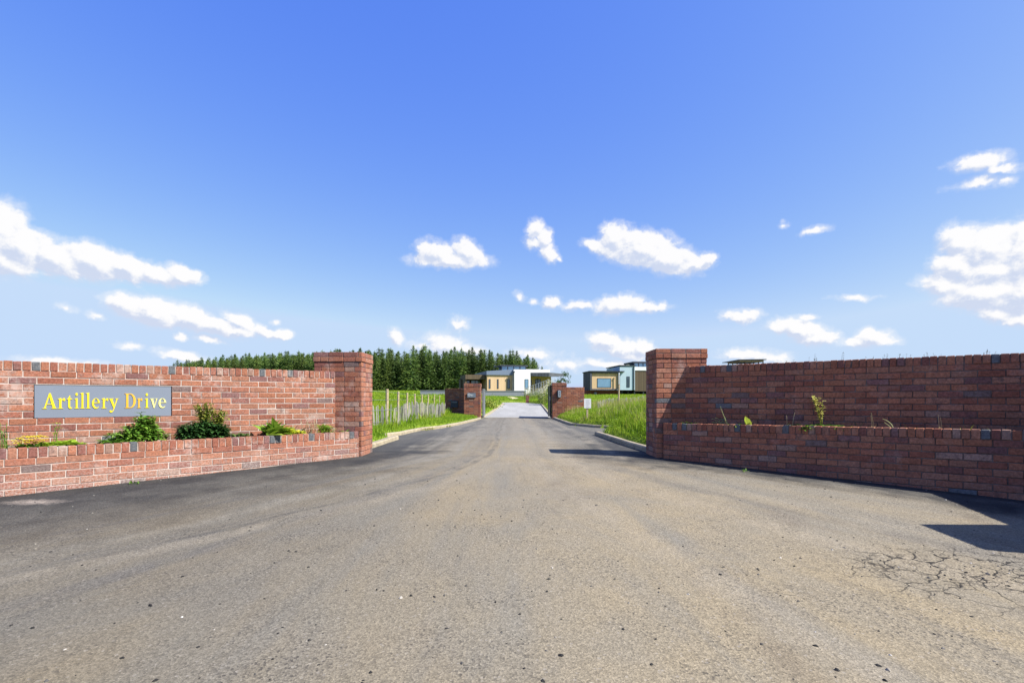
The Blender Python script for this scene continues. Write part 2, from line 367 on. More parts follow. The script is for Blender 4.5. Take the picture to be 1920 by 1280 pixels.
def world():
    w = bpy.data.worlds.new('World'); scn.world = w; w.use_nodes = True
    t = w.node_tree; t.nodes.clear()
    class W(NT):
        def __init__(s, tree): s.t = tree
    W0 = W(t)
    out = t.nodes.new('ShaderNodeOutputWorld'); bg = t.nodes.new('ShaderNodeBackground')
    t.links.new(bg.outputs[0], out.inputs[0])
    sky = t.nodes.new('ShaderNodeTexSky'); sky.sky_type = 'NISHITA'; sky.sun_disc = False
    sky.sun_elevation = math.asin(SUN.z); sky.sun_rotation = math.atan2(SUN.x, SUN.y)
    sky.altitude = 0; sky.air_density = 1.0; sky.dust_density = SKY_DUST; sky.ozone_density = SKY_OZ
    tc = t.nodes.new('ShaderNodeTexCoord'); sp = t.nodes.new('ShaderNodeSeparateXYZ'); t.links.new(tc.outputs['Generated'], sp.inputs[0])
    az = W0.math('ARCTAN2', sp.outputs[0], sp.outputs[1]); el = W0.math('ARCSINE', sp.outputs[2])
    ae = t.nodes.new('ShaderNodeCombineXYZ'); t.links.new(az, ae.inputs[0]); t.links.new(el, ae.inputs[1])
    # group: cloud field
    g = bpy.data.node_groups.new('cloud_field', 'ShaderNodeTree')
    g.interface.new_socket('V', in_out='INPUT', socket_type='NodeSocketVector'); g.interface.new_socket('F', in_out='OUTPUT', socket_type='NodeSocketFloat')
    G = W(g); gi = g.nodes.new('NodeGroupInput'); go = g.nodes.new('NodeGroupOutput')
    cur = None; vin = gi.outputs[0]
    for ip, (cx, cy, rx, ry, rot, wt) in enumerate(PUFFS):
        if ip and ip % 6 == 0:     # keeps the chain sequential (shader stack is small)
            dep = g.nodes.new('ShaderNodeVectorMath'); dep.operation = 'MULTIPLY_ADD'
            g.links.new(cur, dep.inputs[0]); dep.inputs[1].default_value = (1e-9, 1e-9, 0); g.links.new(gi.outputs[0], dep.inputs[2]); vin = dep.outputs[0]
        dx = cx - 960.0; dy = HY - cy
        a = math.atan(dx / F); e = math.atan(dy / math.hypot(F, dx)); ca = math.cos(a)
        mp = g.nodes.new('ShaderNodeMapping'); mp.vector_type = 'TEXTURE'
        g.links.new(vin, mp.inputs[0])
        mp.inputs['Location'].default_value = (a, e, 0); mp.inputs['Rotation'].default_value = (0, 0, -R(rot))
        mp.inputs['Scale'].default_value = (1.22 * rx / F * ca * ca, 1.42 * ry / F * ca, 1)
        ln = g.nodes.new('ShaderNodeVectorMath'); ln.operation = 'LENGTH'; g.links.new(mp.outputs[0], ln.inputs[0])
        v = G.math('MULTIPLY_ADD', ln.outputs['Value'], -wt, wt)
        if cur is None: cur = v
        else:
            mx = G.n('ShaderNodeMath', operation='SMOOTH_MAX'); g.links.new(cur, mx.inputs[0]); g.links.new(v, mx.inputs[1]); mx.inputs[2].default_value = .12
            cur = mx.outputs[0]
    g.links.new(cur, go.inputs[0])
    def field(vec):
        nd = t.nodes.new('ShaderNodeGroup'); nd.node_tree = g; t.links.new(vec, nd.inputs[0]); return nd.outputs[0]
    def cloud_noise(vec):
        a = W0.noise(W0.scale(vec, (1.0, 1.25, 1)), 30, 9, .66, .25)
        return a
    # warp for billows
    wn = t.nodes.new('ShaderNodeTexNoise'); t.links.new(ae.outputs[0], wn.inputs['Vector']); wn.inputs['Scale'].default_value = 60; wn.inputs['Detail'].default_value = 4
    ws = t.nodes.new('ShaderNodeVectorMath'); ws.operation = 'SUBTRACT'; t.links.new(wn.outputs['Color'], ws.inputs[0]); ws.inputs[1].default_value = (.5, .5, .5)
    wsc = t.nodes.new('ShaderNodeVectorMath'); wsc.operation = 'SCALE'; t.links.new(ws.outputs[0], wsc.inputs[0]); wsc.inputs['Scale'].default_value = .016
    wa = t.nodes.new('ShaderNodeVectorMath'); wa.operation = 'ADD'; t.links.new(ae.outputs[0], wa.inputs[0]); t.links.new(wsc.outputs[0], wa.inputs[1])
    def shift(vec, dx, dy):
        nd = t.nodes.new('ShaderNodeVectorMath'); nd.operation = 'ADD'; t.links.new(vec, nd.inputs[0]); nd.inputs[1].default_value = (dx, dy, 0); return nd.outputs[0]
    f0 = field(wa.outputs[0]); n0 = cloud_noise(ae.outputs[0])
    d0 = W0.math('ADD', f0, W0.math('MULTIPLY', W0.math('SUBTRACT', n0, .5), 1.0))
    sh = shift(wa.outputs[0], .006, .010); f1 = field(sh); n1 = cloud_noise(shift(ae.outputs[0], .006, .010))
    d1 = W0.math('ADD', f1, W0.math('MULTIPLY', W0.math('SUBTRACT', n1, .5), 1.0))
    alpha = W0.math('MAXIMUM', W0.rng(d0, .04, .36, 0, 1, True), W0.math('MULTIPLY', W0.rng(d0, -.18, .36, 0, 1, True), .55))
    # light: parts with little cloud between them and the sun are white, undersides greyer
    nd_ = W0.math('MULTIPLY', W0.math('SUBTRACT', n0, n1), .35)
    lit = W0.rng(W0.math('ADD', nd_, W0.math('SUBTRACT', d0, d1)), -.34, .20, 0, 1, True)
    ccol = W0.mix(lit, CLOUD_D, CLOUD_L)
    # grade the sky towards the deep periwinkle blue of the photograph
    ss = t.nodes.new('ShaderNodeSeparateColor'); t.links.new(sky.outputs[0], ss.inputs[0])
    k = .1904
    rr_ = W0.math('MULTIPLY', W0.math('POWER', W0.math('MULTIPLY', ss.outputs[0], k), 1.30), 1.069 / KD)
    gg_ = W0.math('MULTIPLY', W0.math('POWER', W0.math('MULTIPLY', ss.outputs[1], k), .96), .853 / KD)
    bb_ = W0.math('MULTIPLY', W0.math('SUBTRACT', 1.0, W0.math('EXPONENT', W0.math('MULTIPLY', ss.outputs[2], -5.0 * k))), .96 / KD)
    rr_ = W0.math('MINIMUM', rr_, .565 / KD); gg_ = W0.math('MINIMUM', gg_, .725 / KD)
    sk = t.nodes.new('ShaderNodeCombineColor')
    for q, v in enumerate((rr_, gg_, bb_)): t.links.new(v, sk.inputs[q])
    fin = W0.mix(W0.math('MULTIPLY', alpha, .97), sk.outputs[0], ccol)
    t.links.new(fin, bg.inputs[0]); bg.inputs[1].default_value = SKY_S
    w.cycles.sampling_method = 'MANUAL'; w.cycles.sample_map_resolution = 512
world()

# ------------------------------------------------------------------ ground heights
GY = [-40, -10, 0, 2, 4.9, 7.65, 12, 17, 24, 30, 49, 55, 75, 100, 130, 180, 320, 700, 2500]
GZ = [-.8, -.32, -.19, -.115, .03, .13, .14, .12, .075, .13, .53, .70, 1.48, 2.2, 2.75, 3.4, 3.2, -2, -30]
def g(y): return float(np.interp(y, GY, GZ))
def gx(x, y):
    k = -.006 * max(0.0, min(1.0, (13 - y) / 3))
    return g(y) + k * max(-8, min(8, x))
XLY = [7.7, 8.3, 9.2, 10.9, 11.0, 12.1, 13.2, 14.2, 15.2, 17.4, 21.4, 24, 49, 55, 56]
XLX = [-2.45, -2.45, -2.45, -2.45, -2.95, -2.75, -2.62, -2.52, -2.14, -1.83, -1.52, -1.42, -.77, -2.3, -30]
XRY = [7.7, 8.4, 12.3, 12.6, 13.2, 15.0, 15.6, 16.6, 17.0, 18.7, 24, 25, 49, 53, 54]
XRX = [2.25, 2.25, 2.0, 2.7, 3.2, 3.2, 2.55, 2.26, 2.0, 1.93, 1.95, 1.97, 2.72, 1.2, -31]
def xl(y): return float(np.interp(y, XLY, XLX))
def xr(y): return float(np.interp(y, XRY, XRX))
WL = [(-2.656, 7.7), (-5.5, 5.5), (-8.2, 3.41)]         # left wall line (outside face)
WR = [(2.607, 7.7), (5.85, 5.05), (5.48, 3.55)]           # right wall line
def wall_y(x):
    if x < 0: return float(np.interp(x, [-60, -9.5, -8.2, -5.5, -2.656], [2.4, 2.4, 3.41, 5.5, 7.7]))
    return float(np.interp(x, [2.607, 5.85, 5.95, 6.4, 60], [7.7, 5.05, 3.6, 2.9, 2.4]))
def dist_out(x, y):
    """>0: metres outside the carriageway"""
    if y >= 7.7: return max(xl(y) - x, x - xr(y)) if y < 56 else 30.0
    if -2.6 < x < 2.6: return -1.0
    return (y - wall_y(x)) * .75
def T(x, y):
    d = dist_out(x, y); z = gx(x, y)
    if d <= 0.10: return z - .06
    b = .09
    if x > 0:
        damp = 1.0 if y < 34 else max(0.0, 1 - (y - 34) / 14)
        b += .86 * (1 - math.exp(-d / 2.5)) * damp * (1 - .22*max(0, min(1, (y-18)/9)))
    else:
        damp = 1.0 if y < 40 else max(0.0, 1 - (y - 40) / 30)
        b += .16 * (1 - math.exp(-d / 1.6)) * damp
    b += .05 * math.sin(x * .9 + 1.3) * math.sin(y * .7) * min(1, d)
    return z + b * min(1.0, (d - .10) / .12)
def axis(parts):
    out = []
    for a, b, s in parts: out += list(np.arange(a, b, s))
    return out + [parts[-1][1]]
XS = axis([(-900,-300,60),(-300,-100,20),(-100,-30,5),(-30,-10,1),(-10,12,.16),(12,30,1),(30,100,5),(100,300,20),(300,900,60)])
YS = axis([(-40,-8,4),(-8,2,1),(2,7,.4),(7,30,.2),(30,60,.5),(60,140,4),(140,300,16),(300,2500,200)])
def terrain():
    mb = MB(); nx, ny = len(XS), len(YS)
    V = [(x, y, T(x, y)) for y in YS for x in XS]
    Fc = [(j*nx+i, j*nx+i+1, (j+1)*nx+i+1, (j+1)*nx+i) for j in range(ny-1) for i in range(nx-1)]
    mb.poly(V, Fc); o = mb.build('meadow', M_GROUND, smooth=True); tag(o, kind='structure')
terrain()

def sheet(name, rows, mat, lift, ncol):
    """rows: (y, x0, x1)"""
    mb = MB(); V = []
    for (y, x0, x1) in rows:
        for i in range(ncol + 1):
            x = x0 + (x1 - x0) * i / ncol
            V.append((x, y, gx(x, y) + lift))
    Fc = [(j*(ncol+1)+i, j*(ncol+1)+i+1, (j+1)*(ncol+1)+i+1, (j+1)*(ncol+1)+i) for j in range(len(rows)-1) for i in range(ncol)]
    mb.poly(V, Fc); o = mb.build(name, mat, smooth=True); tag(o, kind='structure'); return o
rows = []
for y in np.arange(-30, 2.4, .8): rows.append((float(y), -24.0, 24.0))
for y in np.arange(2.4, 7.7, .25):
    y = float(y)
    a = np.interp(y, [2.4, 3.41, 5.5, 7.7], [-24, -8.2, -5.5, -2.6]); b = np.interp(y, [2.4, 2.9, 3.55, 5.05, 7.7], [24, 6.4, 5.8, 5.85, 2.6])
    rows.append((y, float(a), float(b)))
rows.append((7.7, -2.6, 2.6)); rows.append((7.701, -2.5, 2.35))
for y in np.arange(7.9, 25.45, .2): rows.append((float(y), xl(float(y)) - .04, xr(float(y)) + .04))
rows.append((25.45, xl(25.45), xr(25.45)))
sheet('road', rows, M_ASPH, 0.0, 24)
rows = [(float(y), xl(float(y)) , xr(float(y))) for y in np.arange(25.4, 49.01, .8)] + [(50.5, -1.2, 2.2), (52.5, -1.9, 1.1), (55.0, -2.3, -.3)]
sheet('gravel_drive', rows, M_GRAVEL, .006, 10)

def kerb(name, pts, w=.10, h=.08, top=None, gap=.914):
    """row of concrete kerb units along pts (x,y), outer face on the line, body to the left of travel"""
    mb = MB(); out = []
    # resample
    acc = []
    for (a, b) in zip(pts[:-1], pts[1:]):
        L = math.hypot(b[0]-a[0], b[1]-a[1]); k = max(1, int(round(L / gap)))
        for i in range(k): acc.append((a[0]+(b[0]-a[0])*i/k, a[1]+(b[1]-a[1])*i/k))
    acc.append(pts[-1])
    for a, b in zip(acc[:-1], acc[1:]):
        d = Vector((b[0]-a[0], b[1]-a[1], 0)); d.normalize(); nrm = Vector((-d.y, d.x, 0))
        a3 = Vector((a[0], a[1], 0)) + d*.004; b3 = Vector((b[0], b[1], 0)) - d*.004
        za = gx(*a); zb = gx(*b); hh = h + rng.uniform(-.006, .006)
        prof = [(0, -.1), (0, hh - .02), (.02, hh), (w, hh), (w, -.1)]
        vs = [(a3 + nrm*p[0] + Vector((0,0,za+p[1])))[:] for p in prof] + [(b3 + nrm*p[0] + Vector((0,0,zb+p[1])))[:] for p in prof]
        n = len(prof)
        mb.poly(vs, [(i, i+1, n+i+1, n+i) for i in range(n-1)] + [tuple(range(n))[::-1], tuple(range(n, 2*n))])
    o = mb.build(name, M_KERB); tag(o, kind='structure'); return o
# left kerbs (verge lies on the left of travel when going away)
kerb('kerb', [(-2.44, 8.38), (-2.42, 9.2), (-2.40, 10.85)], w=.12)
kerb('kerb', [(-3.6, 10.9), (-2.95, 11.25), (-2.62, 12.2), (-2.60, 13.2), (-2.50, 14.2), (-2.14, 15.2), (-1.83, 17.4), (-1.52, 21.4), (-1.44, 23.9)])
kerb('kerb', [(1.92, 23.9), (1.93, 21.0), (1.93, 18.7), (1.98, 17.3), (2.26, 16.6), (2.55, 15.7), (3.2, 15.1)])
kerb('kerb', [(1.99, 12.35), (2.12, 9.9), (2.24, 8.36)], h=.09)
kerb('kerb', [(-1.38, 25.5), (-.77, 49)], w=.12, h=.08)
kerb('kerb', [(2.70, 49), (1.97, 25.5)], w=.12, h=.08)
# ------------------------------------------------------------------ masonry
_CH = None
def chamfer_template():
    global _CH
    if _CH: return _CH
    # verts indexed by (corner, axis): corner pushed to full extent only along one axis
    idx = {}; vs = []
    for cx in (0, 1):
        for cy in (0, 1):
            for cz in (0, 1):
                for ax in range(3):
                    idx[(cx, cy, cz, ax)] = len(vs); vs.append((cx, cy, cz, ax))
    fs = []
    def q(c, ax): return idx[(*c, ax)]
    for ax in range(3):
        o1, o2 = [(1,2),(2,0),(0,1)][ax]
        for sgn in (0, 1):
            cs = []
            for (a, b) in ((0,0),(1,0),(1,1),(0,1)):
                c = [0,0,0]; c[ax] = sgn; c[o1] = a; c[o2] = b; cs.append(q(c, ax))
            fs.append(tuple(cs if sgn else cs[::-1]))
    for ax in range(3):       # edges running along ax
        o1, o2 = [(1,2),(2,0),(0,1)][ax]
        for a in (0, 1):
            for b in (0, 1):
                c0 = [0,0,0]; c0[o1] = a; c0[o2] = b; c1 = list(c0); c1[ax] = 1
                f = (q(c0, o1), q(c1, o1), q(c1, o2), q(c0, o2))
                fs.append(f if (a == b) else f[::-1])
    for cx in (0,1):
        for cy in (0,1):
            for cz in (0,1):
                f = (q((cx,cy,cz),0), q((cx,cy,cz),1), q((cx,cy,cz),2))
                fs.append(f if (cx+cy+cz) % 2 == 1 else f[::-1])
    _CH = (vs, fs); return _CH
def brick(mb, O, ex, ey, a0, a1, b0, b1, z0, z1, r, r2, ch=.0035, jit=.0012, m=0, shear=0.0):
    tv, tf = chamfer_template()
    lo = (a0, b0, z0); hi = (a1, b1, z1)
    cj = {}
    vs = []
    for (cx, cy, cz, ax) in tv:
        k = (cx, cy, cz)
        if k not in cj: cj[k] = [rng.uniform(-jit, jit) for _ in range(3)]
        p = []
        for i, cc in enumerate((cx, cy, cz)):
            v = (hi[i] if cc else lo[i])
            if i != ax: v += (-ch if cc else ch) * rng.uniform(.6, 1.4)
            p.append(v + cj[k][i])
        vs.append((O[0] + ex[0]*p[0] + ey[0]*p[1], O[1] + ex[1]*p[0] + ey[1]*p[1], O[2] + p[2] + shear * p[0]))
    mb.poly(vs, tf, m, r, r2)
CO, BR = .075, .225      # course height, brick + joint
JT = .0095
def rr(pale=0.0):
    v = rng.random()
    return .98 if rng.random() < pale else v * .975
def wall_run(mb, O, ex, ey, L, z_bot, z_top, thick, first=0, holes=None, shear=0.0, jit=.0012, hide_end=0.0):
    """stretcher bond from z_top downwards; local x along ex from 0..L, body from 0 to -thick along ey (ey = outward)"""
    n = int(math.ceil((z_top - z_bot) / CO))
    for c in range(n):
        zt = z_top - c * CO; zb = zt - CO + JT
        x = -(.1125 if (c + first) % 2 else 0.0) - rng.uniform(0, .006)
        while x < L - .01:
            a0 = max(0.0, x) ; a1 = min(L, x + BR - JT)
            segs = [(a0, a1)]
            if holes:
                for (h0, h1, hz0, hz1) in holes:
                    if zb < hz1 - .01 and zt > hz0 + .01:
                        ns = []
                        for (s0, s1) in segs:
                            if s1 <= h0 or s0 >= h1: ns.append((s0, s1))
                            else:
                                if s0 < h0: ns.append((s0, h0))
                                if s1 > h1: ns.append((h1, s1))
                        segs = ns
            for (s0, s1) in segs:
                if s1 - s0 > .025:
                    p = rng.gauss(0, .0016)
                    brick(mb, O, ex, ey, s0, s1, -thick + abs(p), p, zb + rng.uniform(-.001, .001), zt + rng.uniform(-.0015, .001), rr(), rng.random(), jit=jit, shear=shear)
            x += BR
def coping_run(mb, O, ex, ey, L, z0, z1, thick, shear=0.0, pale=.10):
    x = 0.0
    while x < L - .02:
        wdt = .066 + rng.uniform(-.003, .003); x1 = min(L, x + wdt)
        p = rng.gauss(0, .0025)
        v = rng.random(); q_ = rng.random()*.95; r = .98 if v < pale*.6 else (.93 if v < pale else q_)
        brick(mb, O, ex, ey, x, x1, -thick + p, .002 + p, z0 + .004, z1 + rng.uniform(-.003, .003), r, rng.random(), shear=shear, ch=.004, jit=.002)
        x = x1 + .0085
def core(mb, O, ex, ey, L, z0, z1, thick, rec=.006, shear=0.0, a0=.006, m=1, rec_top=.006):
    vs = []
    for z in (z0, z1 - rec_top):
        for (a, b) in ((a0, -rec), (L - a0, -rec), (L - a0, -thick + rec), (a0, -thick + rec)):
            vs.append((O[0]+ex[0]*a+ey[0]*b, O[1]+ex[1]*a+ey[1]*b, O[2]+z+shear*a))
    mb.poly(vs, [(0,3,2,1),(4,5,6,7),(0,1,5,4),(1,2,6,5),(2,3,7,6),(3,0,4,7)], m)
def frame(p0, p1):
    d = Vector((p1[0]-p0[0], p1[1]-p0[1])); L = d.length; d.normalize()
    return (d.x, d.y), (d.y, -d.x), L           # ex, outward (to the right of travel), length
def brick_wall(name, p0, p1, z_bot, z_top, thick, mats, label, cat, holes=None, shear=0.0, coping=.1025, group=None, pale=.10, first=0, extra=None):
    ex, ey, L = frame(p0, p1); O = (p0[0], p0[1], 0.0)
    root = empty(name, (p0[0], p0[1], z_bot), label, cat, group)
    mb = MB(); zc = z_top - coping if coping else z_top
    wall_run(mb, O, ex, ey, L, z_bot, zc, thick, first, holes, shear)
    if holes:
        h = holes[0]
        core(mb, O, ex, ey, L, z_bot, h[2], thick, shear=shear); core(mb, O, ex, ey, L, h[3], zc, thick, shear=shear)
        core(mb, O, ex, ey, h[0], h[2] - .006, h[3], thick, shear=shear, rec_top=0)
        core(mb, (O[0]+ex[0]*h[1], O[1]+ex[1]*h[1], 0), ex, ey, L - h[1], h[2] - .006, h[3], thick, shear=shear, rec_top=0)
        core(mb, (O[0]+ex[0]*h[0]-ey[0]*.045, O[1]+ex[1]*h[0]-ey[1]*.045, 0), ex, ey, h[1]-h[0], h[2] - .006, h[3], thick-.05, rec_top=0)
    else: core(mb, O, ex, ey, L, z_bot, zc, thick, shear=shear)
    if extra: extra(mb)
    mb.build('brickwork', mats, root)
    if coping:
        mb = MB(); coping_run(mb, O, ex, ey, L, zc, z_top, thick, shear, pale); core(mb, O, ex, ey, L, zc - .003, z_top, thick, shear=shear, rec_top=.008)
        mb.build('coping', mats, root)
    return root, O, ex, ey, L
def pillar(name, x0, x1, y0, y1, z_bot, z_top, mats, label, cat='gate pillar', group=None, over=.012):
    root = empty(name, ((x0+x1)/2, (y0+y1)/2, z_bot), label, cat, group)
    def rings(mb, c0, c1, ox):
        X0, X1, Y0, Y1 = x0-ox, x1+ox, y0-ox, y1+ox
        for c in range(c0, c1):
            zt = z_top - c*CO; zb = zt - CO + JT; D = .1025
            odd = c % 2
            # front and back rows run full width on even courses, sides on odd ones
            fx0, fx1 = (X0, X1) if not odd else (X0 + D + JT, X1 - D - JT)
            sy0, sy1 = (Y0 + D + JT, Y1 - D - JT) if not odd else (Y0, Y1)
            def row(L, off):
                out = []; x = -off
                while x < L - .01:
                    a, b = max(0, x), min(L, x + BR - JT)
                    if b - a > .03: out.append((a, b))
                    x += BR
                return out
            for (a, b) in row(fx1 - fx0, 0.0 if not odd else .1125-.01):
                for (yy, s) in ((Y0, 1), (Y1, -1)):
                    p = rng.gauss(0, .0015); ya, yb = sorted((yy + p, yy + s*D))
                    brick(mb, (0,0,0), (1,0), (0,1), fx0+a, fx0+b, ya, yb, zb, zt, rr(), rng.random())
            for (a, b) in row(sy1 - sy0, .1125 if not odd else 0.0):
                for (xx, s) in ((X0, 1), (X1, -1)):
                    p = rng.gauss(0, .0015); xa, xb = sorted((xx + p, xx + s*D))
                    brick(mb, (0,0,0), (1,0), (0,1), xa, xb, sy0+a, sy0+b, zb, zt, rr(), rng.random())
    n = int(math.ceil((z_top - z_bot) / CO))
    mb = MB(); rings(mb, 2, n, 0.0); mb.box(x0+.006, x1-.006, y0+.006, y1-.006, z_bot, z_top - 2*CO, m=1)
    mb.build('shaft', mats, root)
    mb = MB(); rings(mb, 0, 1, over*.6); rings(mb, 1, 2, over)
    mb.box(x0+.003-over*.5, x1-.003+over*.5, y0+.003-over*.5, y1-.003+over*.5, z_top - 2*CO + .003, z_top - .003, m=1)
    mb.build('cap', mats, root)
    return root

LM = [M_BR_L, M_MO_L]; RM = [M_BR_R, M_MO_R]; PM = [M_BR_P, M_MO_R]; FM = [M_BR_F, M_MO_R]
# near pillars
pillar('brick_pillar', -2.975, -2.262, 7.70, 8.30, -.05, wz(660, 7.7), PM, 'tall brick pillar at the end of the sunlit wall with the name sign')
pillar('brick_pillar', 2.172, 2.93, 7.70, 8.30, -.05, wz(653.5, 7.7), PM, 'tall brick pillar at the end of the shaded wall, a diagonal shadow on its front')
pillar('brick_pillar', 4.93, 5.69, 2.95, 3.55, -.25, 1.66, PM, 'brick pillar at the roadside end of the shaded wall, seen by its shadow on the tarmac')

# left wall with recess for the name sign
zLw = 1.414
exL, eyL, LL = frame(WL[2], (-2.656, 7.70))
def ray_s(px, p0, ex):
    """distance along a line from p0 where the photo column px meets it"""
    k = (px - 960.0) / F     # X = k*Y
    return (k * p0[1] - p0[0]) / (ex[0] - k * ex[1])
s0 = ray_s(63, WL[2], exL); s1 = ray_s(322, WL[2], exL)
def Yat(s, p0, ex): return p0[1] + ex[1]*s
zs1 = wz(722.5, Yat(s0, WL[2], exL)); zs0 = wz(787, Yat(s0, WL[2], exL))
zt = zLw - .1025; k1 = round((zt - zs1)/CO); k0 = round((zt - zs0)/CO); zs1 = zt - k1*CO; zs0 = zt - k0*CO
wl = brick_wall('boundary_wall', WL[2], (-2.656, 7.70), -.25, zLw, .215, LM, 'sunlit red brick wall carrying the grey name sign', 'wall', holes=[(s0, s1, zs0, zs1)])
# left planter (front wall + end)
PL1 = (-2.283, 7.64); PL0 = (-4.92, 4.92)
dPL = Vector((PL1[0]-PL0[0], PL1[1]-PL0[1])).normalized(); PLs = (PL0[0]-dPL.x*3.0, PL0[1]-dPL.y*3.0)
zLp = .5195
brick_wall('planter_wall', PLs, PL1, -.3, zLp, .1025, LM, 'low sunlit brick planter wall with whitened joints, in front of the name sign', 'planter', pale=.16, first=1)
# right wall, its return and planter
zRw = 1.49
ex, ey, _ = frame((2.607, 7.70), WR[1])
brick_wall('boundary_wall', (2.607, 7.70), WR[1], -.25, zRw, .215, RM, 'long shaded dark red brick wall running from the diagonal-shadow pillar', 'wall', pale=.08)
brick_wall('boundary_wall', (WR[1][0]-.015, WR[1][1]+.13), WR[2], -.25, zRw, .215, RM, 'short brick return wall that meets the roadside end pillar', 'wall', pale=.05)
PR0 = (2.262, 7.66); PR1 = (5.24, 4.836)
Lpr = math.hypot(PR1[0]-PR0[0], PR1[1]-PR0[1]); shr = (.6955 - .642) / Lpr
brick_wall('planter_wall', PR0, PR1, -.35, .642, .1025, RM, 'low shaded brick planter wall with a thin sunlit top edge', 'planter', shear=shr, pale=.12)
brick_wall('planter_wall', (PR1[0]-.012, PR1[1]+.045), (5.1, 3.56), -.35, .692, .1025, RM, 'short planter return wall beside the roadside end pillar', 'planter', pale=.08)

def soil(name, pts, label):
    """planter bed between front wall and back wall: pts = list of (front xy, back xy, z)"""
    mb = MB(); V = []; n = 10
    for (a, b, z) in pts:
        for i in range(n+1):
            t = i/n; V.append((a[0]+(b[0]-a[0])*t, a[1]+(b[1]-a[1])*t, z + rng.uniform(-.02, .025)))
    Fc = [(j*(n+1)+i, j*(n+1)+i+1, (j+1)*(n+1)+i+1, (j+1)*(n+1)+i) for j in range(len(pts)-1) for i in range(n)]
    mb.poly(V, Fc); o = mb.build(name, M_SOIL, smooth=True); tag(o, kind='stuff', label=label, cat='soil'); return o
def lerp2(a, b, t): return (a[0]+(b[0]-a[0])*t, a[1]+(b[1]-a[1])*t)
def inset(p, ey, d): return (p[0]-ey[0]*d, p[1]-ey[1]*d)
_, eyp, _ = frame(PLs, PL1)
soil('soil', [(inset(lerp2(PLs, PL1, t), eyp, .09), lerp2(WL[2], (-2.72, 7.7), t), zLp - .07) for t in np.linspace(0, 1, 40)], 'dark soil filling the sunlit planter')
_, eyq, _ = frame(PR0, PR1)
soil('soil', [(inset(lerp2(PR0, PR1, t), eyq, .09), lerp2((2.607, 7.7), WR[1], t), .642 + .05*t - .07) for t in np.linspace(0, 1, 40)] + [((5.2, 3.6), (5.46, 3.6), .61)], 'dark soil filling the shaded planter')

# ------------------------------------------------------------------ lettering
def arc(cx, cy, rx, ry, a0, a1, n=14):
    return [(cx + rx*math.cos(R(a0 + (a1-a0)*i/n)), cy + ry*math.sin(R(a0 + (a1-a0)*i/n))) for i in range(n+1)]
GLY = {
 'A': [[(0,0),(.34,0),(.34,.05),(.25,.07),(.31,.26),(.60,.26),(.66,.07),(.57,.05),(.57,0),(.97,0),(.97,.05),(.88,.07),(.56,1.0),(.44,1.0),(.12,.07),(0,.05)], [(.335,.325),(.575,.325),(.455,.72)]],
 'l': [[(0,0),(.43,0),(.43,.05),(.31,.07),(.31,1.05),(.25,1.05),(0,.99),(0,.95),(.12,.93),(.12,.07),(0,.05)]],
 'i': [[(0,0),(.43,0),(.43,.05),(.31,.07),(.31,.70),(.25,.70),(0,.64),(0,.60),(.12,.58),(.12,.07),(0,.05)], arc(.21,.92,.115,.115,0,345,16)],
 'r': [[(0,0),(.44,0),(.44,.05),(.31,.07),(.31,.44),(.36,.53),(.41,.545),(.44,.48),(.55,.48),(.585,.57),(.56,.66),(.48,.70),(.39,.67),(.31,.57),(.31,.70),(.25,.70),(0,.64),(0,.60),(.12,.58),(.12,.07),(0,.05)]],
 't': [[(.12,.58),(0,.58),(0,.63),(.12,.68),(.25,.87),(.31,.87),(.31,.67),(.46,.67),(.46,.58),(.31,.58),(.31,.17),(.35,.095),(.41,.09),(.47,.12),(.49,.075),(.41,.0),(.30,-.02),(.19,.02),(.12,.12)]],
 'e': [arc(.31,.335,.31,.355,2,322,26) + arc(.37,.36,.20,.27,312,190,12) + [(.175,.335)], arc(.31,.41,.125,.215,180,0,12)],
 'y': [[(0,.67),(.40,.67),(.40,.62),(.31,.60),(.44,.26),(.55,.60),(.46,.62),(.46,.67),(.74,.67),(.74,.62),(.66,.60),(.42,-.08),(.34,-.22),(.24,-.28),(.12,-.27),(.06,-.20),(.10,-.11),(.20,-.10),(.26,-.15),(.31,-.11),(.355,.0),(.09,.60),(0,.62)]],
 'v': [[(0,.67),(.40,.67),(.40,.62),(.30,.60),(.42,.24),(.53,.60),(.43,.62),(.43,.67),(.71,.67),(.71,.62),(.63,.60),(.41,-.01),(.32,-.01),(.09,.60),(0,.62)]],
 'D': [[(0,0)] + arc(.42,.5,.44,.5,-90,90,22) + [(0,1),(0,.95),(.12,.93),(.12,.07),(0,.05)], [(.31,.075)] + arc(.40,.5,.25,.425,-90,90,18) + [(.31,.925)]],
 'O': [arc(.45,.5,.45,.52,0,350,30), arc(.45,.5,.25,.40,0,350,30)],
 'n': [[(0,0),(.43,0),(.43,.05),(.31,.07),(.31,.48),(.40,.56),(.47,.52),(.47,.07),(.38,.05),(.38,0),(.78,0),(.78,.05),(.66,.07),(.66,.5),(.60,.66),(.50,.70),(.40,.67),(.31,.58),(.31,.70),(.25,.70),(0,.64),(0,.60),(.12,.58),(.12,.07),(0,.05)]],
}
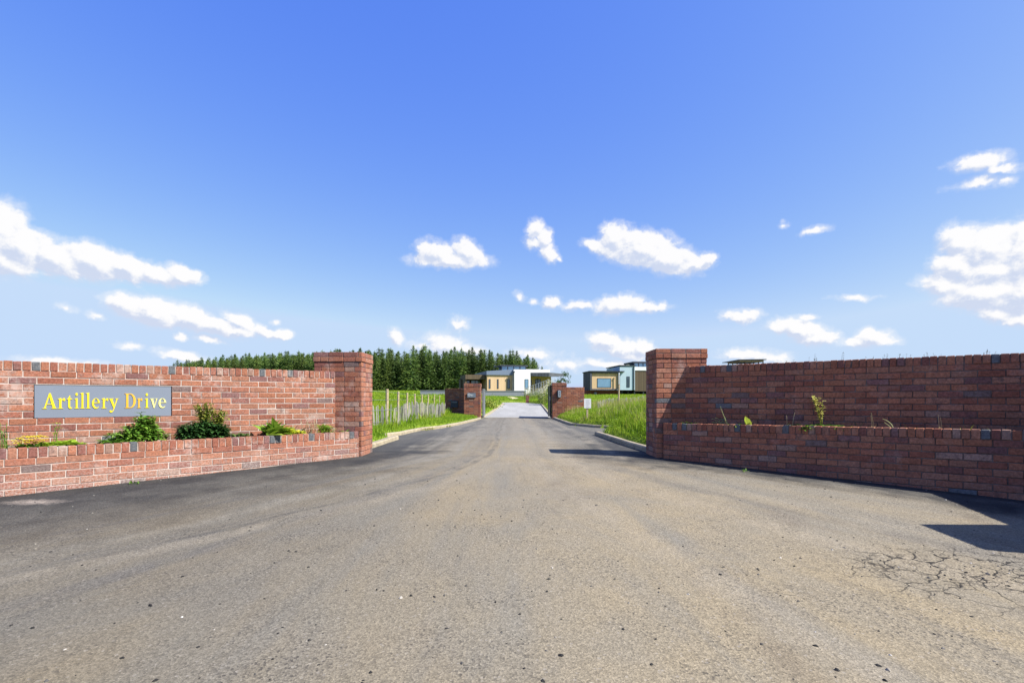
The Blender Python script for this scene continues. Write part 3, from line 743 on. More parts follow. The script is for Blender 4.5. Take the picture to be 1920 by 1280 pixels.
def text_mesh(name, items, O, ex, out, mats, parent, depth):
    """items: (glyph, s, z, size_x, size_z, material slot); letters stand on the plane through O"""
    mb = MB()
    for (ch, s, z, sx, sz, ms) in items:
        cu = bpy.data.curves.new('g', 'CURVE'); cu.dimensions = '2D'; cu.fill_mode = 'BOTH'; cu.extrude = depth*.5; cu.offset = -.016
        for loop in GLY[ch]:
            sp = cu.splines.new('POLY'); sp.points.add(len(loop)-1); sp.use_cyclic_u = True
            for q, p in zip(sp.points, loop): q.co = (p[0], p[1], 0, 1)
        ob = bpy.data.objects.new('g', cu); COL.objects.link(ob)
        me = bpy.data.meshes.new_from_object(ob.evaluated_get(bpy.context.evaluated_depsgraph_get()))
        vs = [(O[0]+ex[0]*(s+v.co.x*sx)+out[0]*(depth*.5+v.co.z), O[1]+ex[1]*(s+v.co.x*sx)+out[1]*(depth*.5+v.co.z), O[2]+z+v.co.y*sz) for v in me.vertices]
        mb.poly(vs, [tuple(p.vertices) for p in me.polygons], ms)
        bpy.data.objects.remove(ob); bpy.data.curves.remove(cu); bpy.data.meshes.remove(me)
    return mb.build(name, mats, parent)

# name sign in the recess
M_SLATE = simple('slate_grey_panel', (.155,.18,.225), .45, var=.04, scale=2)
M_GOLD = simple('gold_letter', (.62,.50,.006), .5, .0, var=.04, scale=5, spec=.5)
M_GOLD2 = simple('gold_letter_amber_reflect', (.60,.34,.02), .5, .0, var=.12, scale=3, spec=.5)  # amber and pale tones paint in reflections on the gold metal
M_GOLD3 = simple('gold_letter_pale_reflect', (.62,.58,.20), .5, .0, var=.06, scale=3, spec=.5)
OL = (WL[2][0], WL[2][1], 0.0)
cx_, cy_ = OL[0]+exL[0]*(s0+s1)/2, OL[1]+exL[1]*(s0+s1)/2
sign = empty('name_sign', (cx_, cy_, zs0), 'slate grey sign reading Artillery Drive in yellow serif letters', 'sign')
mb = MB(); rec = .022
a, b = s0 + .006, s1 - .006
vs = []
for d in (-.045, -.012):
    for (s, z) in ((a, zs0 + .004), (b, zs0 + .004), (b, zs1 - .004), (a, zs1 - .004)):
        vs.append((OL[0]+exL[0]*s+eyL[0]*d, OL[1]+exL[1]*s+eyL[1]*d, z))
mb.poly(vs, [(0,1,2,3)[::-1],(4,5,6,7),(0,1,5,4),(1,2,6,5),(2,3,7,6),(3,0,4,7)]); mb.build('sign_panel', M_SLATE, sign)
Of = (OL[0]+eyL[0]*-.0115, OL[1]+eyL[1]*-.0115, 0.0)
cols = [('A',245,432,0),('r',432,530,0),('t',541,615,0),('i',632,695,0),('l',702,765,0),('l',770,835,0),('e',845,945,0),('r',957,1047,0),('y',1043,1170,0),('D',1236,1377,1),('r',1387,1455,1),('i',1477,1537,0),('v',1541,1642,2),('e',1644,1742,2)]
GW = {'A':.97,'r':.585,'t':.49,'i':.43,'l':.43,'e':.62,'y':.74,'D':.86,'v':.71}
its = []
for (ch, x0, x1, ms) in cols:
    sa = ray_s(40 + x0/6.4, WL[2], exL); sb = ray_s(40 + x1/6.4, WL[2], exL)
    zb0 = wz(700 + 425/6.4, Yat(ray_s(92, WL[2], exL), WL[2], exL)); sz = wz(700 + 232/6.4, Yat(ray_s(92, WL[2], exL), WL[2], exL)) - zb0
    its.append((ch, sa, zb0, (sb - sa)/GW[ch], sz, ms))
text_mesh('lettering', its, Of, exL, eyL, [M_GOLD, M_GOLD2, M_GOLD3], sign, .006)

# ------------------------------------------------------------------ far gate
M_BLACKM = simple('black_metal', (.02,.022,.026), .5, .4)
M_GREYM = simple('grey_metal', (.17,.185,.20), .5, .3)
M_DARKP = simple('dark_plastic', (.03,.04,.055), .5)
M_WHITE = simple('white_board', (.62,.62,.62), .5, var=.03)
M_PRINT = simple('print_grey', (.20,.21,.24), .6)
M_SILVER = simple('silver_metal', (.55,.57,.60), .3, .8)
M_TIMBER = simple('fence_timber', (.36,.29,.18), .85, var=.3, scale=14)
M_WEATH = leaf_mat('weathered_pales', [(0,(.10,.096,.09)), (.35,(.26,.25,.23)), (.7,(.42,.39,.335)), (1,(.52,.47,.35))], 0.0, .9)
pillar('gate_pillar', -2.25, -1.48, 24.0, 24.75, -.1, 1.735, FM, 'far brick gate pillar with the grey house name plate')
brick_wall('wing_wall', (wx(834, 25.5), 25.5), (-2.27, 24.85), .0, 1.52, .215, FM, 'low brick wing wall with a dark letterbox, partly shaded by the gate pillar', 'wall', coping=.1025, pale=0)
pillar('gate_pillar', 1.90, 2.56, 24.0, 24.66, -.1, 1.77, FM, 'far brick gate pillar with the silver intercom')
brick_wall('wing_wall', (2.575, 24.08), (3.42, 24.2), .0, 1.56, .215, FM, 'low brick wing wall behind the white notice board', 'wall', pale=0)
# letterbox
lx0, lx1 = wx(846, 25.2), wx(859, 25.2)
mb = MB(); mb.box(lx0, lx1, 25.02, 25.3, wz(763.5, 25.1), wz(751, 25.1)); lb = empty('letterbox', ((lx0+lx1)/2, 25.1, wz(763.5, 25.1)), 'dark grey letterbox set in the wing wall', 'letterbox')
mb.build('box_body', M_DARKP, lb)
mb = MB(); mb.box(lx0+.03, lx1-.03, 25.0, 25.018, wz(754.5, 25.1), wz(753, 25.1)); mb.build('slot_flap', M_GREYM, lb)
# house plate
M_PLATE = simple('slate_plate', (.13,.155,.19), .35)
pr = empty('house_plate', (wx(884,24), 23.98, wz(745.5,24)), 'dark slate plate reading One on the far gate pillar', 'name plate')
mb = MB(); mb.box(wx(876.5,24), wx(892,24), 23.955, 23.992, wz(745,24), wz(736.5,24)); mb.build('plate', M_PLATE, pr)
zz = wz(742.2,24)
text_mesh('lettering', [('O', wx(877.2,24), zz, .13, .125, 0), ('n', wx(882.3,24), zz, .085, .11, 0), ('e', wx(885.2,24), zz, .085, .11, 0)], (0,23.954,0), (1,0), (0,-1), [M_WHITE], pr, .004)
# intercom
ic = empty('intercom', (wx(1048,24), 23.97, wz(746,24)), 'silver fronted intercom on the gate pillar', 'intercom')
def rbox(mb, x0, x1, y0, y1, z0, z1, rad=.04, n=5):
    pts = []
    for (cx, cz, a0) in ((x1-rad, z1-rad, 0), (x0+rad, z1-rad, 90), (x0+rad, z0+rad, 180), (x1-rad, z0+rad, 270)):
        for i in range(n+1): pts.append((cx+rad*math.cos(R(a0+90*i/n)), cz+rad*math.sin(R(a0+90*i/n))))
    k = len(pts); vs = [(p[0], y0, p[1]) for p in pts] + [(p[0], y1, p[1]) for p in pts]
    mb.poly(vs, [tuple(range(k)), tuple(range(2*k-1, k-1, -1))] + [(i, k+i, k+(i+1)%k, (i+1)%k) for i in range(k)])
x0, x1, z0, z1 = wx(1044.5,24), wx(1051.5,24), wz(745.5,24), wz(731,24)
mb = MB(); rbox(mb, x0, x1, 23.90, 23.99, z0, z1); mb.build('housing', M_DARKP, ic)
mb = MB(); rbox(mb, x0+.04, x1-.015, 23.88, 23.90, z0+.03, z1-.02, .03); mb.build('front_plate', M_SILVER, ic)
for i in range(3):
    mb = MB(); rbox(mb, x0+.085, x0+.125, 23.872, 23.88, z1-.11-.08*i, z1-.07-.08*i, .012); mb.build('button', M_DARKP, ic)
# opened gate leaves (seen edge on)
def gate(x, y0, y1, z0, z1, label, mat):
    r = empty('metal_gate', (x, y0, z0), label, 'gate')
    mb = MB(); mb.box(x-.03, x+.03, y0, y0+.06, z0, z1); mb.box(x-.03, x+.03, y1-.06, y1, z0, z1); mb.box(x-.03, x+.03, y0+.06, y1-.06, z1-.06, z1); mb.box(x-.03, x+.03, y0+.06, y1-.06, z0+.05, z0+.11); mb.build('gate_frame', mat, r)
    mb = MB()
    y = y0 + .064
    while y < y1 - .15:
        mb.box(x-.012, x+.012, y, y+.11, z0+.112, z1-.062); y += .118
    mb.build('board_panel', mat, r)
    mb = MB(); mb.box(x-.055, x-.03, y0+.01, y0+.05, z0+.8, z0+1.0); mb.build('handle', M_SILVER, r)
gate(-1.40, 24.72, 26.3, .13, 1.50, 'grey metal gate swung open beside the name plate pillar', M_GREYM)
gate(1.86, 24.55, 26.1, .13, 1.66, 'black metal gate swung open beside the intercom pillar', M_BLACKM)
# notice board on post
Yn = 17.0
nb = empty('notice_board', (wx(1101.5, Yn), Yn, T(wx(1101.5, Yn), Yn)), 'white notice board on a timber post in the grass bank', 'notice')
mb = MB(); rbox(mb, wx(1095,Yn), wx(1108,Yn), Yn-.03, Yn-.015, wz(765,Yn), wz(747,Yn), .008, 2); mb.build('board', M_WHITE, nb)
mb = MB(); px = wx(1101.2,Yn); mb.box(px-.028, px+.028, Yn-.013, Yn+.045, .2, wz(750,Yn)); mb.build('post', M_TIMBER, nb)
for (yy, x0, x1, hgt) in ((749.8,1098,1105,.5),(751.3,1098.5,1104.5,.4),(753.8,1097.7,1105.3,1.0),(756.0,1099,1105.5,.6),(758.3,1097.8,1104.8,.5),(760,1099.5,1103,.4),(762.5,1098,1105.2,.7)):
    mb = MB(); mb.box(wx(x0,Yn), wx(x1,Yn), Yn-.0325, Yn-.0302, wz(yy+hgt*.55,Yn), wz(yy,Yn))
    mb.build('text_line', M_PRINT, nb)

# ------------------------------------------------------------------ planter plants
def LM_(name, a, b, c, trans=.35, rough=.45): return leaf_mat(name, [(0,a),(.55,b),(1,c)], trans, rough)
L_LIME = LM_('leaf_lime', (.16,.28,.02), (.28,.42,.03), (.40,.50,.06))
L_MID = LM_('leaf_mid', (.06,.15,.02), (.12,.25,.03), (.22,.36,.05))
L_DARK = LM_('leaf_dark', (.015,.045,.014), (.034,.09,.026), (.075,.165,.04), .2, .35)
L_OLIVE = LM_('leaf_olive', (.10,.14,.02), (.28,.30,.05), (.42,.40,.10))
L_PURPLE = LM_('leaf_purple', (.03,.015,.018), (.07,.03,.03), (.12,.06,.04), .15)
L_YELLOW = LM_('petal_yellow', (.62,.52,.008), (.70,.60,.015), (.74,.66,.04), .3)
L_PALE = LM_('leaf_pale', (.40,.38,.08), (.55,.52,.14), (.70,.64,.28))
def spot(px, py_unused, front, back, t, zfun):
    """point on the planter bed at photo column px, t across from front wall to back wall"""
    (f0, f1), (b0, b1) = front, back
    p0 = lerp2(f0, b0, t); p1 = lerp2(f1, b1, t)
    d = (p1[0]-p0[0], p1[1]-p0[1]); L = math.hypot(*d); e = (d[0]/L, d[1]/L)
    s = ray_s(px, p0, e); return (p0[0]+e[0]*s, p0[1]+e[1]*s, zfun(s / L))
FL = (PLs, PL1); BL = (WL[2], (-2.72, 7.70)); FR = (PR0, PR1); BRW = ((2.607, 7.7), WR[1])
def spL(px, t=.45): return spot(px, 0, FL, BL, t, lambda q: zLp - .04)
def spR(px, t=.45): return spot(px, 0, FR, BRW, t, lambda q: .642 + .05*q - .05)
def hgt(p, py): return wz(py, p[1]) - p[2]
def rosette(mb, p, n, ln, wd, lift=(.2, 1.0), rx=.0, bend=.3, rl=(0,1)):
    for i in range(n):
        a = rng.uniform(0, 2*math.pi); e = rng.uniform(*lift)
        q = (p[0] + rng.uniform(-rx, rx), p[1] + rng.uniform(-rx, rx)*.6, p[2] + rng.uniform(-.01, .02))
        l = ln * rng.uniform(.65, 1.15)
        mb.leaf(q, (math.cos(a), math.sin(a), e), l, wd * rng.uniform(.7, 1.15), r=rng.uniform(*rl), bend=bend)
def stem_leaves(mb, ms, p, h, lean, n, ln, wd, r=.004, top=0.15, rl=(0,1)):
    pts = []; 
    for i in range(6):
        t = i/5; pts.append((p[0] + lean[0]*t*t, p[1] + lean[1]*t*t, p[2] + h*t))
    ms.tube(pts, [r*(1-.6*i/5) for i in range(6)], 5)
    for i in range(n):
        t = top + (1-top)*i/max(1, n-1); k = min(4, int(t*5)); f = t*5-k
        q = Vector(pts[k]).lerp(Vector(pts[k+1]), f); a = i*2.4 + rng.uniform(-.5,.5)
        l = ln*rng.uniform(.7,1.15)*(1-.35*t)
        mb.leaf(q[:], (math.cos(a), math.sin(a), rng.uniform(.1,.8)), l, wd*rng.uniform(.8,1.1), r=rng.uniform(*rl), bend=.35)
def plant(name, p, label, cat='plant', group=None): return empty(name, p, label, cat, group)

# 1 yellow flowers
p = spL(53, .2); r = plant('flower_clump', p, 'clump of small yellow flowers at the far left of the sunlit planter')
mb = MB(); rosette(mb, p, 70, .10, .035, (.4,1.8), .09); mb.build('leaves', L_MID, r)
mb = MB()
for i in range(60):
    q = (p[0]+rng.uniform(-.11,.11), p[1]+rng.uniform(-.09,.09), p[2]+rng.uniform(.06,.15))
    for k in range(5): mb.leaf(q, (math.cos(k*1.257), math.sin(k*1.257), .35), .028, .022, r=rng.random())
mb.build('flowers', L_YELLOW, r)
# 2 low leaves
p = spL(112, .3); r = plant('leafy_weed', p, 'low bright green broad leaves right of the yellow flowers')
mb = MB(); ms = MB()
for px in (82, 90, 98, 108, 118, 128, 138, 146): 
    q = spL(px, rng.uniform(.2,.4)); rosette(mb, q, 16, .13, .06, (.3,1.2), .04, rl=(.2,1))
for px in (100, 104, 108): 
    q = spL(px, .4); stem_leaves(mb, ms, q, .26, (rng.uniform(-.08,.08), 0), 5, .06, .02)
mb.build('leaves', L_LIME, r); ms.build('stems', L_MID, r)
# 3 tall bush under the sign
p = spL(262, .4); r = plant('leafy_shrub', p, 'tallest leafy green shrub, reaching up over the right end of the name sign', 'shrub')
mb = MB(); ms = MB()
for i in range(60):
    px = rng.gauss(262, 18); q = spL(px, rng.uniform(.35,.7)); top = 779 + abs(px-270)*.75 + rng.uniform(0, 22)
    stem_leaves(mb, ms, q, max(.12, hgt(q, top)), (rng.uniform(-.08,.08), rng.uniform(-.08,.05)), 15, .12, .04, rl=(.15,1))
for i in range(9):
    px = rng.uniform(266, 286); q = spL(px, rng.uniform(.4,.6)); stem_leaves(mb, ms, q, hgt(q, rng.uniform(774, 790)), (rng.uniform(-.04,.04), 0), 22, .10, .035, rl=(.2,1))
for i in range(16):
    px = rng.uniform(196, 240); q = spL(px, rng.uniform(.3,.5)); rosette(mb, q, 10, .13, .05, (.2,.9), .03, rl=(.2,1))
mb.build('leaves', L_MID, r); ms.build('stems', L_OLIVE, r)
mb = MB(); 
for i in range(26): q = spL(rng.uniform(231,246), .5); q = (q[0], q[1], q[2]+rng.uniform(.05,.17)); mb.leaf(q, (rng.uniform(-1,.2), rng.uniform(-.3,.2), rng.uniform(-.2,.6)), .1, .03, r=rng.random())
mb.build('dark_leaves', L_PURPLE, r)
# 4 dark shrub with lime flower heads
p = spL(382, .4); r = plant('flowering_shrub', p, 'dark green leafy shrub with two tall lime yellow flower heads', 'shrub')
mb = MB(); ms = MB(); mf = MB()
for i in range(130):
    px = rng.uniform(341, 422); q = spL(px, rng.uniform(.2,.6))
    h = max(.08, hgt(q, 786 + abs(px-388)*.28 + rng.uniform(0,16)))
    stem_leaves(mb, ms, q, h, (rng.uniform(-.05,.05), rng.uniform(-.08,.04)), 13, .115, .042)
mb.build('leaves', L_DARK, r)
for (c0, sp_, topy, boty, nst) in ((384, 12, 756, 800, 16), (412, 11, 768, 802, 14)):
    for i in range(nst):
        px = rng.uniform(c0-4, c0+4); q = spL(px, .4); ty = topy + rng.uniform(0, 14)
        dxm = rng.uniform(-sp_, sp_)/960*q[1]
        h = hgt(q, ty); pts = [(q[0]+dxm*t*t, q[1], q[2]+h*t) for t in (0,.3,.6,.85,1)]
        ms.tube(pts, .004, 5)
        for k in range(34):
            t = rng.uniform(.55, 1.02); b = (q[0]+dxm*t*t+rng.gauss(0,.018), q[1]+rng.gauss(0,.02), q[2]+h*t)
            mf.leaf(b, (rng.uniform(-1,1), rng.uniform(-1,1), rng.uniform(-.2,1)), rng.uniform(.025,.05), .02, r=rng.random())
ms.build('stems', L_MID, r); mf.build('flower_heads', L_OLIVE, r)
# 5 small plant
p = spL(451, .4); r = plant('small_plant', p, 'small spiky dark green plant between the dark shrub and the big leaves')
mb = MB()
for i in range(30):
    q = spL(rng.uniform(438, 464), rng.uniform(.25,.5)); rosette(mb, q, 5, .09, .022, (.6,2), .02)
mb.build('leaves', LM_('leaf_smalldark', (.03,.06,.02), (.06,.13,.03), (.12,.22,.04)), r)
# 6 big leaves and lime mound
p = spL(520, .4); r = plant('big_leaf_plant', p, 'large green leaves beside the lime yellow mound')
mb = MB()
for i in range(46):
    q = spL(rng.uniform(498, 526), rng.uniform(.2,.5)); mb.leaf(q, (rng.uniform(-.6,1), rng.uniform(-.35,.3), rng.uniform(.35,1.1)), rng.uniform(.16,.30), .11, r=rng.uniform(.3,1), bend=.2)
mb.build('leaves', LM_('leaf_big', (.09,.20,.02), (.17,.30,.03), (.30,.40,.05)), r)
mb = MB()
for i in range(20): q = spL(rng.uniform(489, 502), .35); mb.leaf(q, (rng.uniform(-1,.3), rng.uniform(-.2,.3), rng.uniform(.3,1)), .09, .04, r=rng.random())
mb.build('dark_leaves', L_PURPLE, r)
p = spL(548, .4); r = plant('lime_plant', p, 'spreading lime yellow mound tapering to the right')
mb = MB()
for i in range(90):
    px = rng.uniform(520, 571); q = spL(px, rng.uniform(.2,.6)); top = 796 + max(0, px-540)*.4
    rosette(mb, (q[0], q[1], q[2]+rng.uniform(.0,1)*max(.02, hgt(q, top)-.06)), 7, .075, .036, (.1,1.2), .02, rl=(.2,1))
mb.build('leaves', LM_('leaf_limeyellow', (.22,.34,.02), (.40,.46,.03), (.58,.55,.05)), r)
# 7 round plant + dry stems
p = spL(610, .45); r = plant('round_shrub', p, 'small round bright green shrub near the brick pillar', 'shrub')
mb = MB()
for i in range(260):
    px = rng.gauss(610, 6.5); q = spL(px, rng.uniform(.2,.5)); a = rng.uniform(0, 6.28)
    mb.leaf((q[0], q[1], q[2]+rng.uniform(.0,.11)), (math.cos(a)*.8, math.sin(a)*.8, rng.uniform(.2,1.6)), rng.uniform(.05,.085), .016, r=rng.uniform(.1,1))
mb.build('leaves', LM_('leaf_round', (.09,.18,.015), (.17,.29,.025), (.32,.42,.05)), r)
p = spL(582, .5); r = plant('dry_weed', p, 'dried brown stems left of the round shrub')
ms = MB()
for i in range(16):
    q = spL(rng.uniform(567, 596), rng.uniform(.3,.7)); h = rng.uniform(.08,.24); l = rng.uniform(-.06,.06)
    ms.tube([(q[0]+l*t*t, q[1], q[2]+h*t) for t in (0,.4,.75,1)], .0035, 4, r=rng.random())
    for k in range(3): ms.leaf((q[0]+l, q[1], q[2]+h*rng.uniform(.6,1)), (rng.uniform(-1,1), rng.uniform(-1,1), .2), .04, .014, r=rng.random())
ms.build('stems', M_STEMDRY, r)
p = spL(646, .4); r = plant('small_weed', p, 'tiny green weed at the foot of the left brick pillar')
mb = MB(); rosette(mb, p, 14, .10, .03, (.4,1.4), .02); mb.build('leaves', L_MID, r)
p = spL(4, .4); r = plant('grey_weed', p, 'grey green stems at the left edge of the sunlit planter')
mb = MB(); ms = MB()
for i in range(9): stem_leaves(mb, ms, spL(rng.uniform(-6, 16), rng.uniform(.3,.6)), rng.uniform(.15,.3), (rng.uniform(-.08,.05), 0), 8, .07, .014)
mb.build('leaves', LM_('leaf_grey', (.08,.13,.06), (.16,.22,.10), (.3,.34,.16)), r); ms.build('stems', L_MID, r)
# seedlings and dead bits over the bare soil
def litter(name, sp, x0, x1, n, lab):
    mb = MB()
    for i in range(n):
        q = sp(rng.uniform(x0, x1), rng.uniform(.12, .85)); k = rng.random()
        if k < .55: rosette(mb, q, rng.randint(3, 7), rng.uniform(.03,.08), .018, (.2,1.4), .015, rl=(.2,1))
        else:
            for j in range(2): mb.leaf(q, (rng.uniform(-1,1), rng.uniform(-1,1), rng.uniform(.0,1.6)), rng.uniform(.05,.14), .008, r=rng.random())
    tag(mb.build(name, L_OLIVE), lab, 'weeds', kind='stuff')
litter('weeds', spL, -60, 650, 70, 'small seedlings and dead bits over the soil of the sunlit planter')
litter('weeds', spR, 1290, 1900, 60, 'small seedlings and dead bits over the soil of the shaded planter')
# right planter
p = spR(1295, .35); r = plant('small_weed', p, 'small sunlit lime weed nearest the shaded pillar')
mb = MB()
for px in (1288, 1293, 1298, 1303): rosette(mb, spR(px, .3), 13, .10, .035, (.3,1.3), .03)
mb.build('leaves', L_LIME, r)
p = spR(1355, .4); r = plant('grass_weed', p, 'thin tall weed with drooping pale blades in the shaded planter')
ms = MB(); mb = MB()
q = spR(1368, .35); ms.tube([(q[0]-.13*t**.8, q[1], q[2]+.30*t) for t in (0,.25,.5,.75,1)], [.008,.007,.005,.004,.002], 5)
q = spR(1362, .35); ms.tube([(q[0]-.02*t, q[1], q[2]+.15*t) for t in (0,.5,1)], .006, 5)
for i in range(8):
    q = spR(rng.uniform(1342, 1356), .4); h = rng.uniform(.08,.2)
    for s in (-1, 1): ms.tube([(q[0]+s*.08*t*t, q[1], q[2]+h*(t*1.6-t*t*.8)) for t in (0,.3,.6,.8,1)], .003, 4)
ms.build('blades', LM_('blade_pale', (.2,.24,.1), (.34,.38,.18), (.5,.52,.3)), r)
p = spR(1392, .3); r = plant('broad_leaf_weed', p, 'bright weed with one upright pale broad leaf on the shaded planter')
mb = MB()
for px in (1379, 1384, 1389, 1393): rosette(mb, spR(px, .2), 10, .09, .04, (.3,1.2), .025)
q = spR(1401, .2); mb.leaf(q, (-.15,-.05,1), .17, .13, r=1, bend=.05); mb.leaf(q, (.3,-.3,1), .11, .09, r=.9)
mb.build('leaves', L_LIME, r)
p = spR(1531, .42); r = plant('flowering_weed', p, 'tall stem with yellow green leaves catching the sun in the shaded planter')
ms = MB(); mb = MB(); q = spR(1541, .42)
for (dx, ty, dy) in ((-.115, 742, .0), (-.05, 746, .03), (-.005, 752, -.02), (-.08, 750, .02)):
    h = hgt(q, ty); pts = [(q[0]+dx*t**1.3, q[1]+dy*t, q[2]+h*t) for t in (0,.25,.5,.75,1)]
    ms.tube(pts, [.007,.006,.005,.004,.002], 5)
    for k in range(22):
        t = rng.uniform(.35, 1.0); b = (q[0]+dx*t**1.3, q[1]+dy*t, q[2]+h*t)
        mb.leaf(b, (rng.uniform(-1,1), rng.uniform(-1,1), rng.uniform(0,.9)), rng.uniform(.035,.06), .028, r=rng.random())
ms.build('stem', L_OLIVE, r); mb.build('leaves', L_PALE, r)
mb = MB()
for i in range(60):
    q = spR(rng.uniform(1497, 1592), rng.uniform(.25,.6)); rosette(mb, q, 3, .15, .07, (.1,.7), .03, rl=(.1,.7))
for i in range(5): rosette(mb, spR(rng.uniform(1506, 1518), .1), 8, .10, .05, (.2,.9), .02, rl=(.7,1))
mb.build('ground_leaves', L_MID, r)
for (pxs, lab) in (((1476, 1486), 'pair of thin dry stalks in the shaded planter, left of the tall yellow green stem'), ((1635, 1638), 'single upright dry stalk in the middle of the shaded planter'), ((1761, 1766), 'short thin dry stalks farthest along the shaded planter')):
    p = spR(pxs[0], .4); r = plant('dry_stalk', p, lab, group='dry stalks in the shaded planter'); ms = MB()
    for px in pxs:
        q = spR(px, .4); h = rng.uniform(.15,.22); l = rng.uniform(-.03,.03)
        ms.tube([(q[0]+l*t*t, q[1], q[2]+h*t) for t in (0,.4,.75,1)], .0045, 4, r=rng.random())
        ms.leaf((q[0], q[1], q[2]+.02), (rng.uniform(-1,1), -.3, .6), .07, .02, r=.6)
    ms.build('stems', M_STEMDRY, r)
p = spR(1676, .4); r = plant('curved_blade', p, 'pale grass blade arching to the left in the shaded planter'); ms = MB(); q = p
ms.tube([(q[0]-.13*t**1.8, q[1], q[2]+.15*(1.5*t-.5*t*t)) for t in (0,.2,.4,.6,.8,1)], [.007,.007,.006,.005,.004,.002], 5)
ms.tube([(q[0]-.02-.09*t**2, q[1], q[2]+.11*t) for t in (0,.3,.6,1)], [.006,.005,.004,.002], 5)
ms.build('blades', LM_('blade_pale2', (.3,.32,.16), (.4,.42,.22), (.5,.5,.3)), r)

# tall grass heads behind the right wall
clumps = [(1485,675),(1515,664),(1528,666),(1575,660),(1618,668),(1645,668),(1662,662),(1684,656),(1700,664),(1735,660),(1750,656),(1838,656),(1845,652),(1345,682),(1360,684)]
for i, (px, py) in enumerate(clumps):
    t = ray_s(px, (2.607, 7.7), ex) ; q0 = (2.607+ex[0]*t - ey[0]*.9, 7.7+ex[1]*t - ey[1]*.9)
    x, y = wx(px, q0[1]), q0[1]; z = T(x, y)
    r = empty('grass_clump', (x, y, z), 'wispy grass heads showing above the shaded wall', 'grass', 'grass heads above the shaded wall'); ms = MB(); mh = MB()
    for k in range(3):
        xx = x + rng.uniform(-.06,.06); ztop = wz(py, y) + rng.uniform(-.07,.015); l = rng.uniform(-.02,.10)
        pts = [(xx+l*u*u, y, z+(ztop-z)*u) for u in (0,.5,.8,.93,1)]
        ms.tube(pts, [.003,.0025,.002,.0015,.001], 4)
        for m in range(5):
            u = rng.uniform(.88,1.0); mh.leaf((xx+l*u*u, y, z+(ztop-z)*u), (rng.uniform(-.6,1), rng.uniform(-.5,.5), rng.uniform(.2,1)), .03, .007, r=rng.random())
    ms.build('stems', M_SEED, r); mh.build('grass_seed_heads', M_SEED, r)  # second part: small seed heads near the stem tips

# ------------------------------------------------------------------ fences
def pale_fence(name, pts, h, label, seed, step=.06, zoff=0.0, panel='pales'):
    rg = random.Random(seed); r = empty(name, (pts[0][0], pts[0][1], T(*pts[0])), label, 'fence')
    mb = MB(); tops = []
    for a, b in zip(pts[:-1], pts[1:]):
        L = math.hypot(b[0]-a[0], b[1]-a[1]); s = 0
        while s < L:
            x = a[0]+(b[0]-a[0])*s/L + rg.uniform(-.012,.012); y = a[1]+(b[1]-a[1])*s/L + rg.uniform(-.012,.012); z = T(x, y)
            hh = h*rg.uniform(.86,1.12); w = rg.uniform(.008,.014); l = rg.uniform(-.05,.05)
            v = rg.random()
            mb.poly([(x-w,y-w*.6,z-.1),(x+w,y-w*.6,z-.1),(x+w,y+w*.6,z-.1),(x-w,y+w*.6,z-.1),(x-w*.8+l,y-w*.5,z+hh-.03),(x+w*.8+l,y-w*.5,z+hh-.03),(x+w*.8+l,y+w*.5,z+hh-.03),(x-w*.8+l,y+w*.5,z+hh-.03),(x+l,y,z+hh)],
                    [(0,1,5,4),(1,2,6,5),(2,3,7,6),(3,0,4,7),(4,5,8),(5,6,8),(6,7,8),(7,4,8)], 0, v)
            tops.append((x, y, z)); s += step*rg.uniform(.6,1.6)
    mb.build(panel, M_WEATH, r)
    mw = MB()
    for f in (.25, .78): mw.tube([(q[0], q[1]-.02, q[2]+h*f) for q in tops[::4]], .004, 4)
    mw.build('wires', M_GREYM, r); return r
pale_fence('paling_fence', [(-3.9, 11.9), (-3.05, 13.8), (-3.0, 17.0), (-2.95, 22.4)], .56, 'low weathered paling fence on the left verge in front of the timber posts', 3)
pale_fence('paling_fence', [(3.55, 21.0), (4.6, 24.0), (7.4, 28.3), (10.5, 30)], .36, 'short row of thin pales along the top of the right grass bank', 5, .14)
# post and wire fence in the meadow
fence_pts = []
for (px, ty) in ((725.5,729),(746,733.2),(763,736.2),(778,737.6),(791.5,739.0),(802.5,739.9),(814,740.6),(824,741.3)):
    Y = 960*.275/(HY-ty); fence_pts.append((wx(px,Y), Y))
r = empty('post_fence', (fence_pts[0][0], fence_pts[0][1], T(*fence_pts[0])), 'row of eight pale round timber posts with wire, receding across the left meadow', 'fence')
for (x, y) in fence_pts:
    mb = MB(); zt = 1.275 + rng.uniform(-.01,.01); l = rng.uniform(-.015,.015); mb.tube([(x,y,T(x,y)-.1),(x+l*.5,y,.8),(x+l,y,zt-.012),(x+l,y,zt)], [.042,.041,.04,.034], 10, r=rng.random()); mb.build('post', M_TIMBER, r)
mb = MB()
for z in (1.2, .98, .72):
    mb.tube([(-6.2*.6-.2, 10.0, z)] + [(x+.04, y, z) for (x, y) in fence_pts] , .004, 4)
mb.build('wires', M_GREYM, r)
# single post and lamp pole on the right bank
x, y = wx(1160, 23), 23.0
r = empty('fence_post', (x, y, T(x, y)), 'stout pale timber post on the right bank in front of the blue grey house', 'post'); mb = MB()
mb.tube([(x,y,T(x,y)-.1),(x+.01,y,wz(724,23)),(x+.01,y,wz(720,23))], [.038,.036,.028], 10); mb.build('post_shaft', M_TIMBER, r)
# small brick pier on the lawn beyond the gate
pillar('brick_pier', wx(986,52), wx(992,52), 52.0, 52.35, .45, wz(741,52), FM, 'small low brick pier on the lawn beyond the gates', 'brick pier', over=.004)

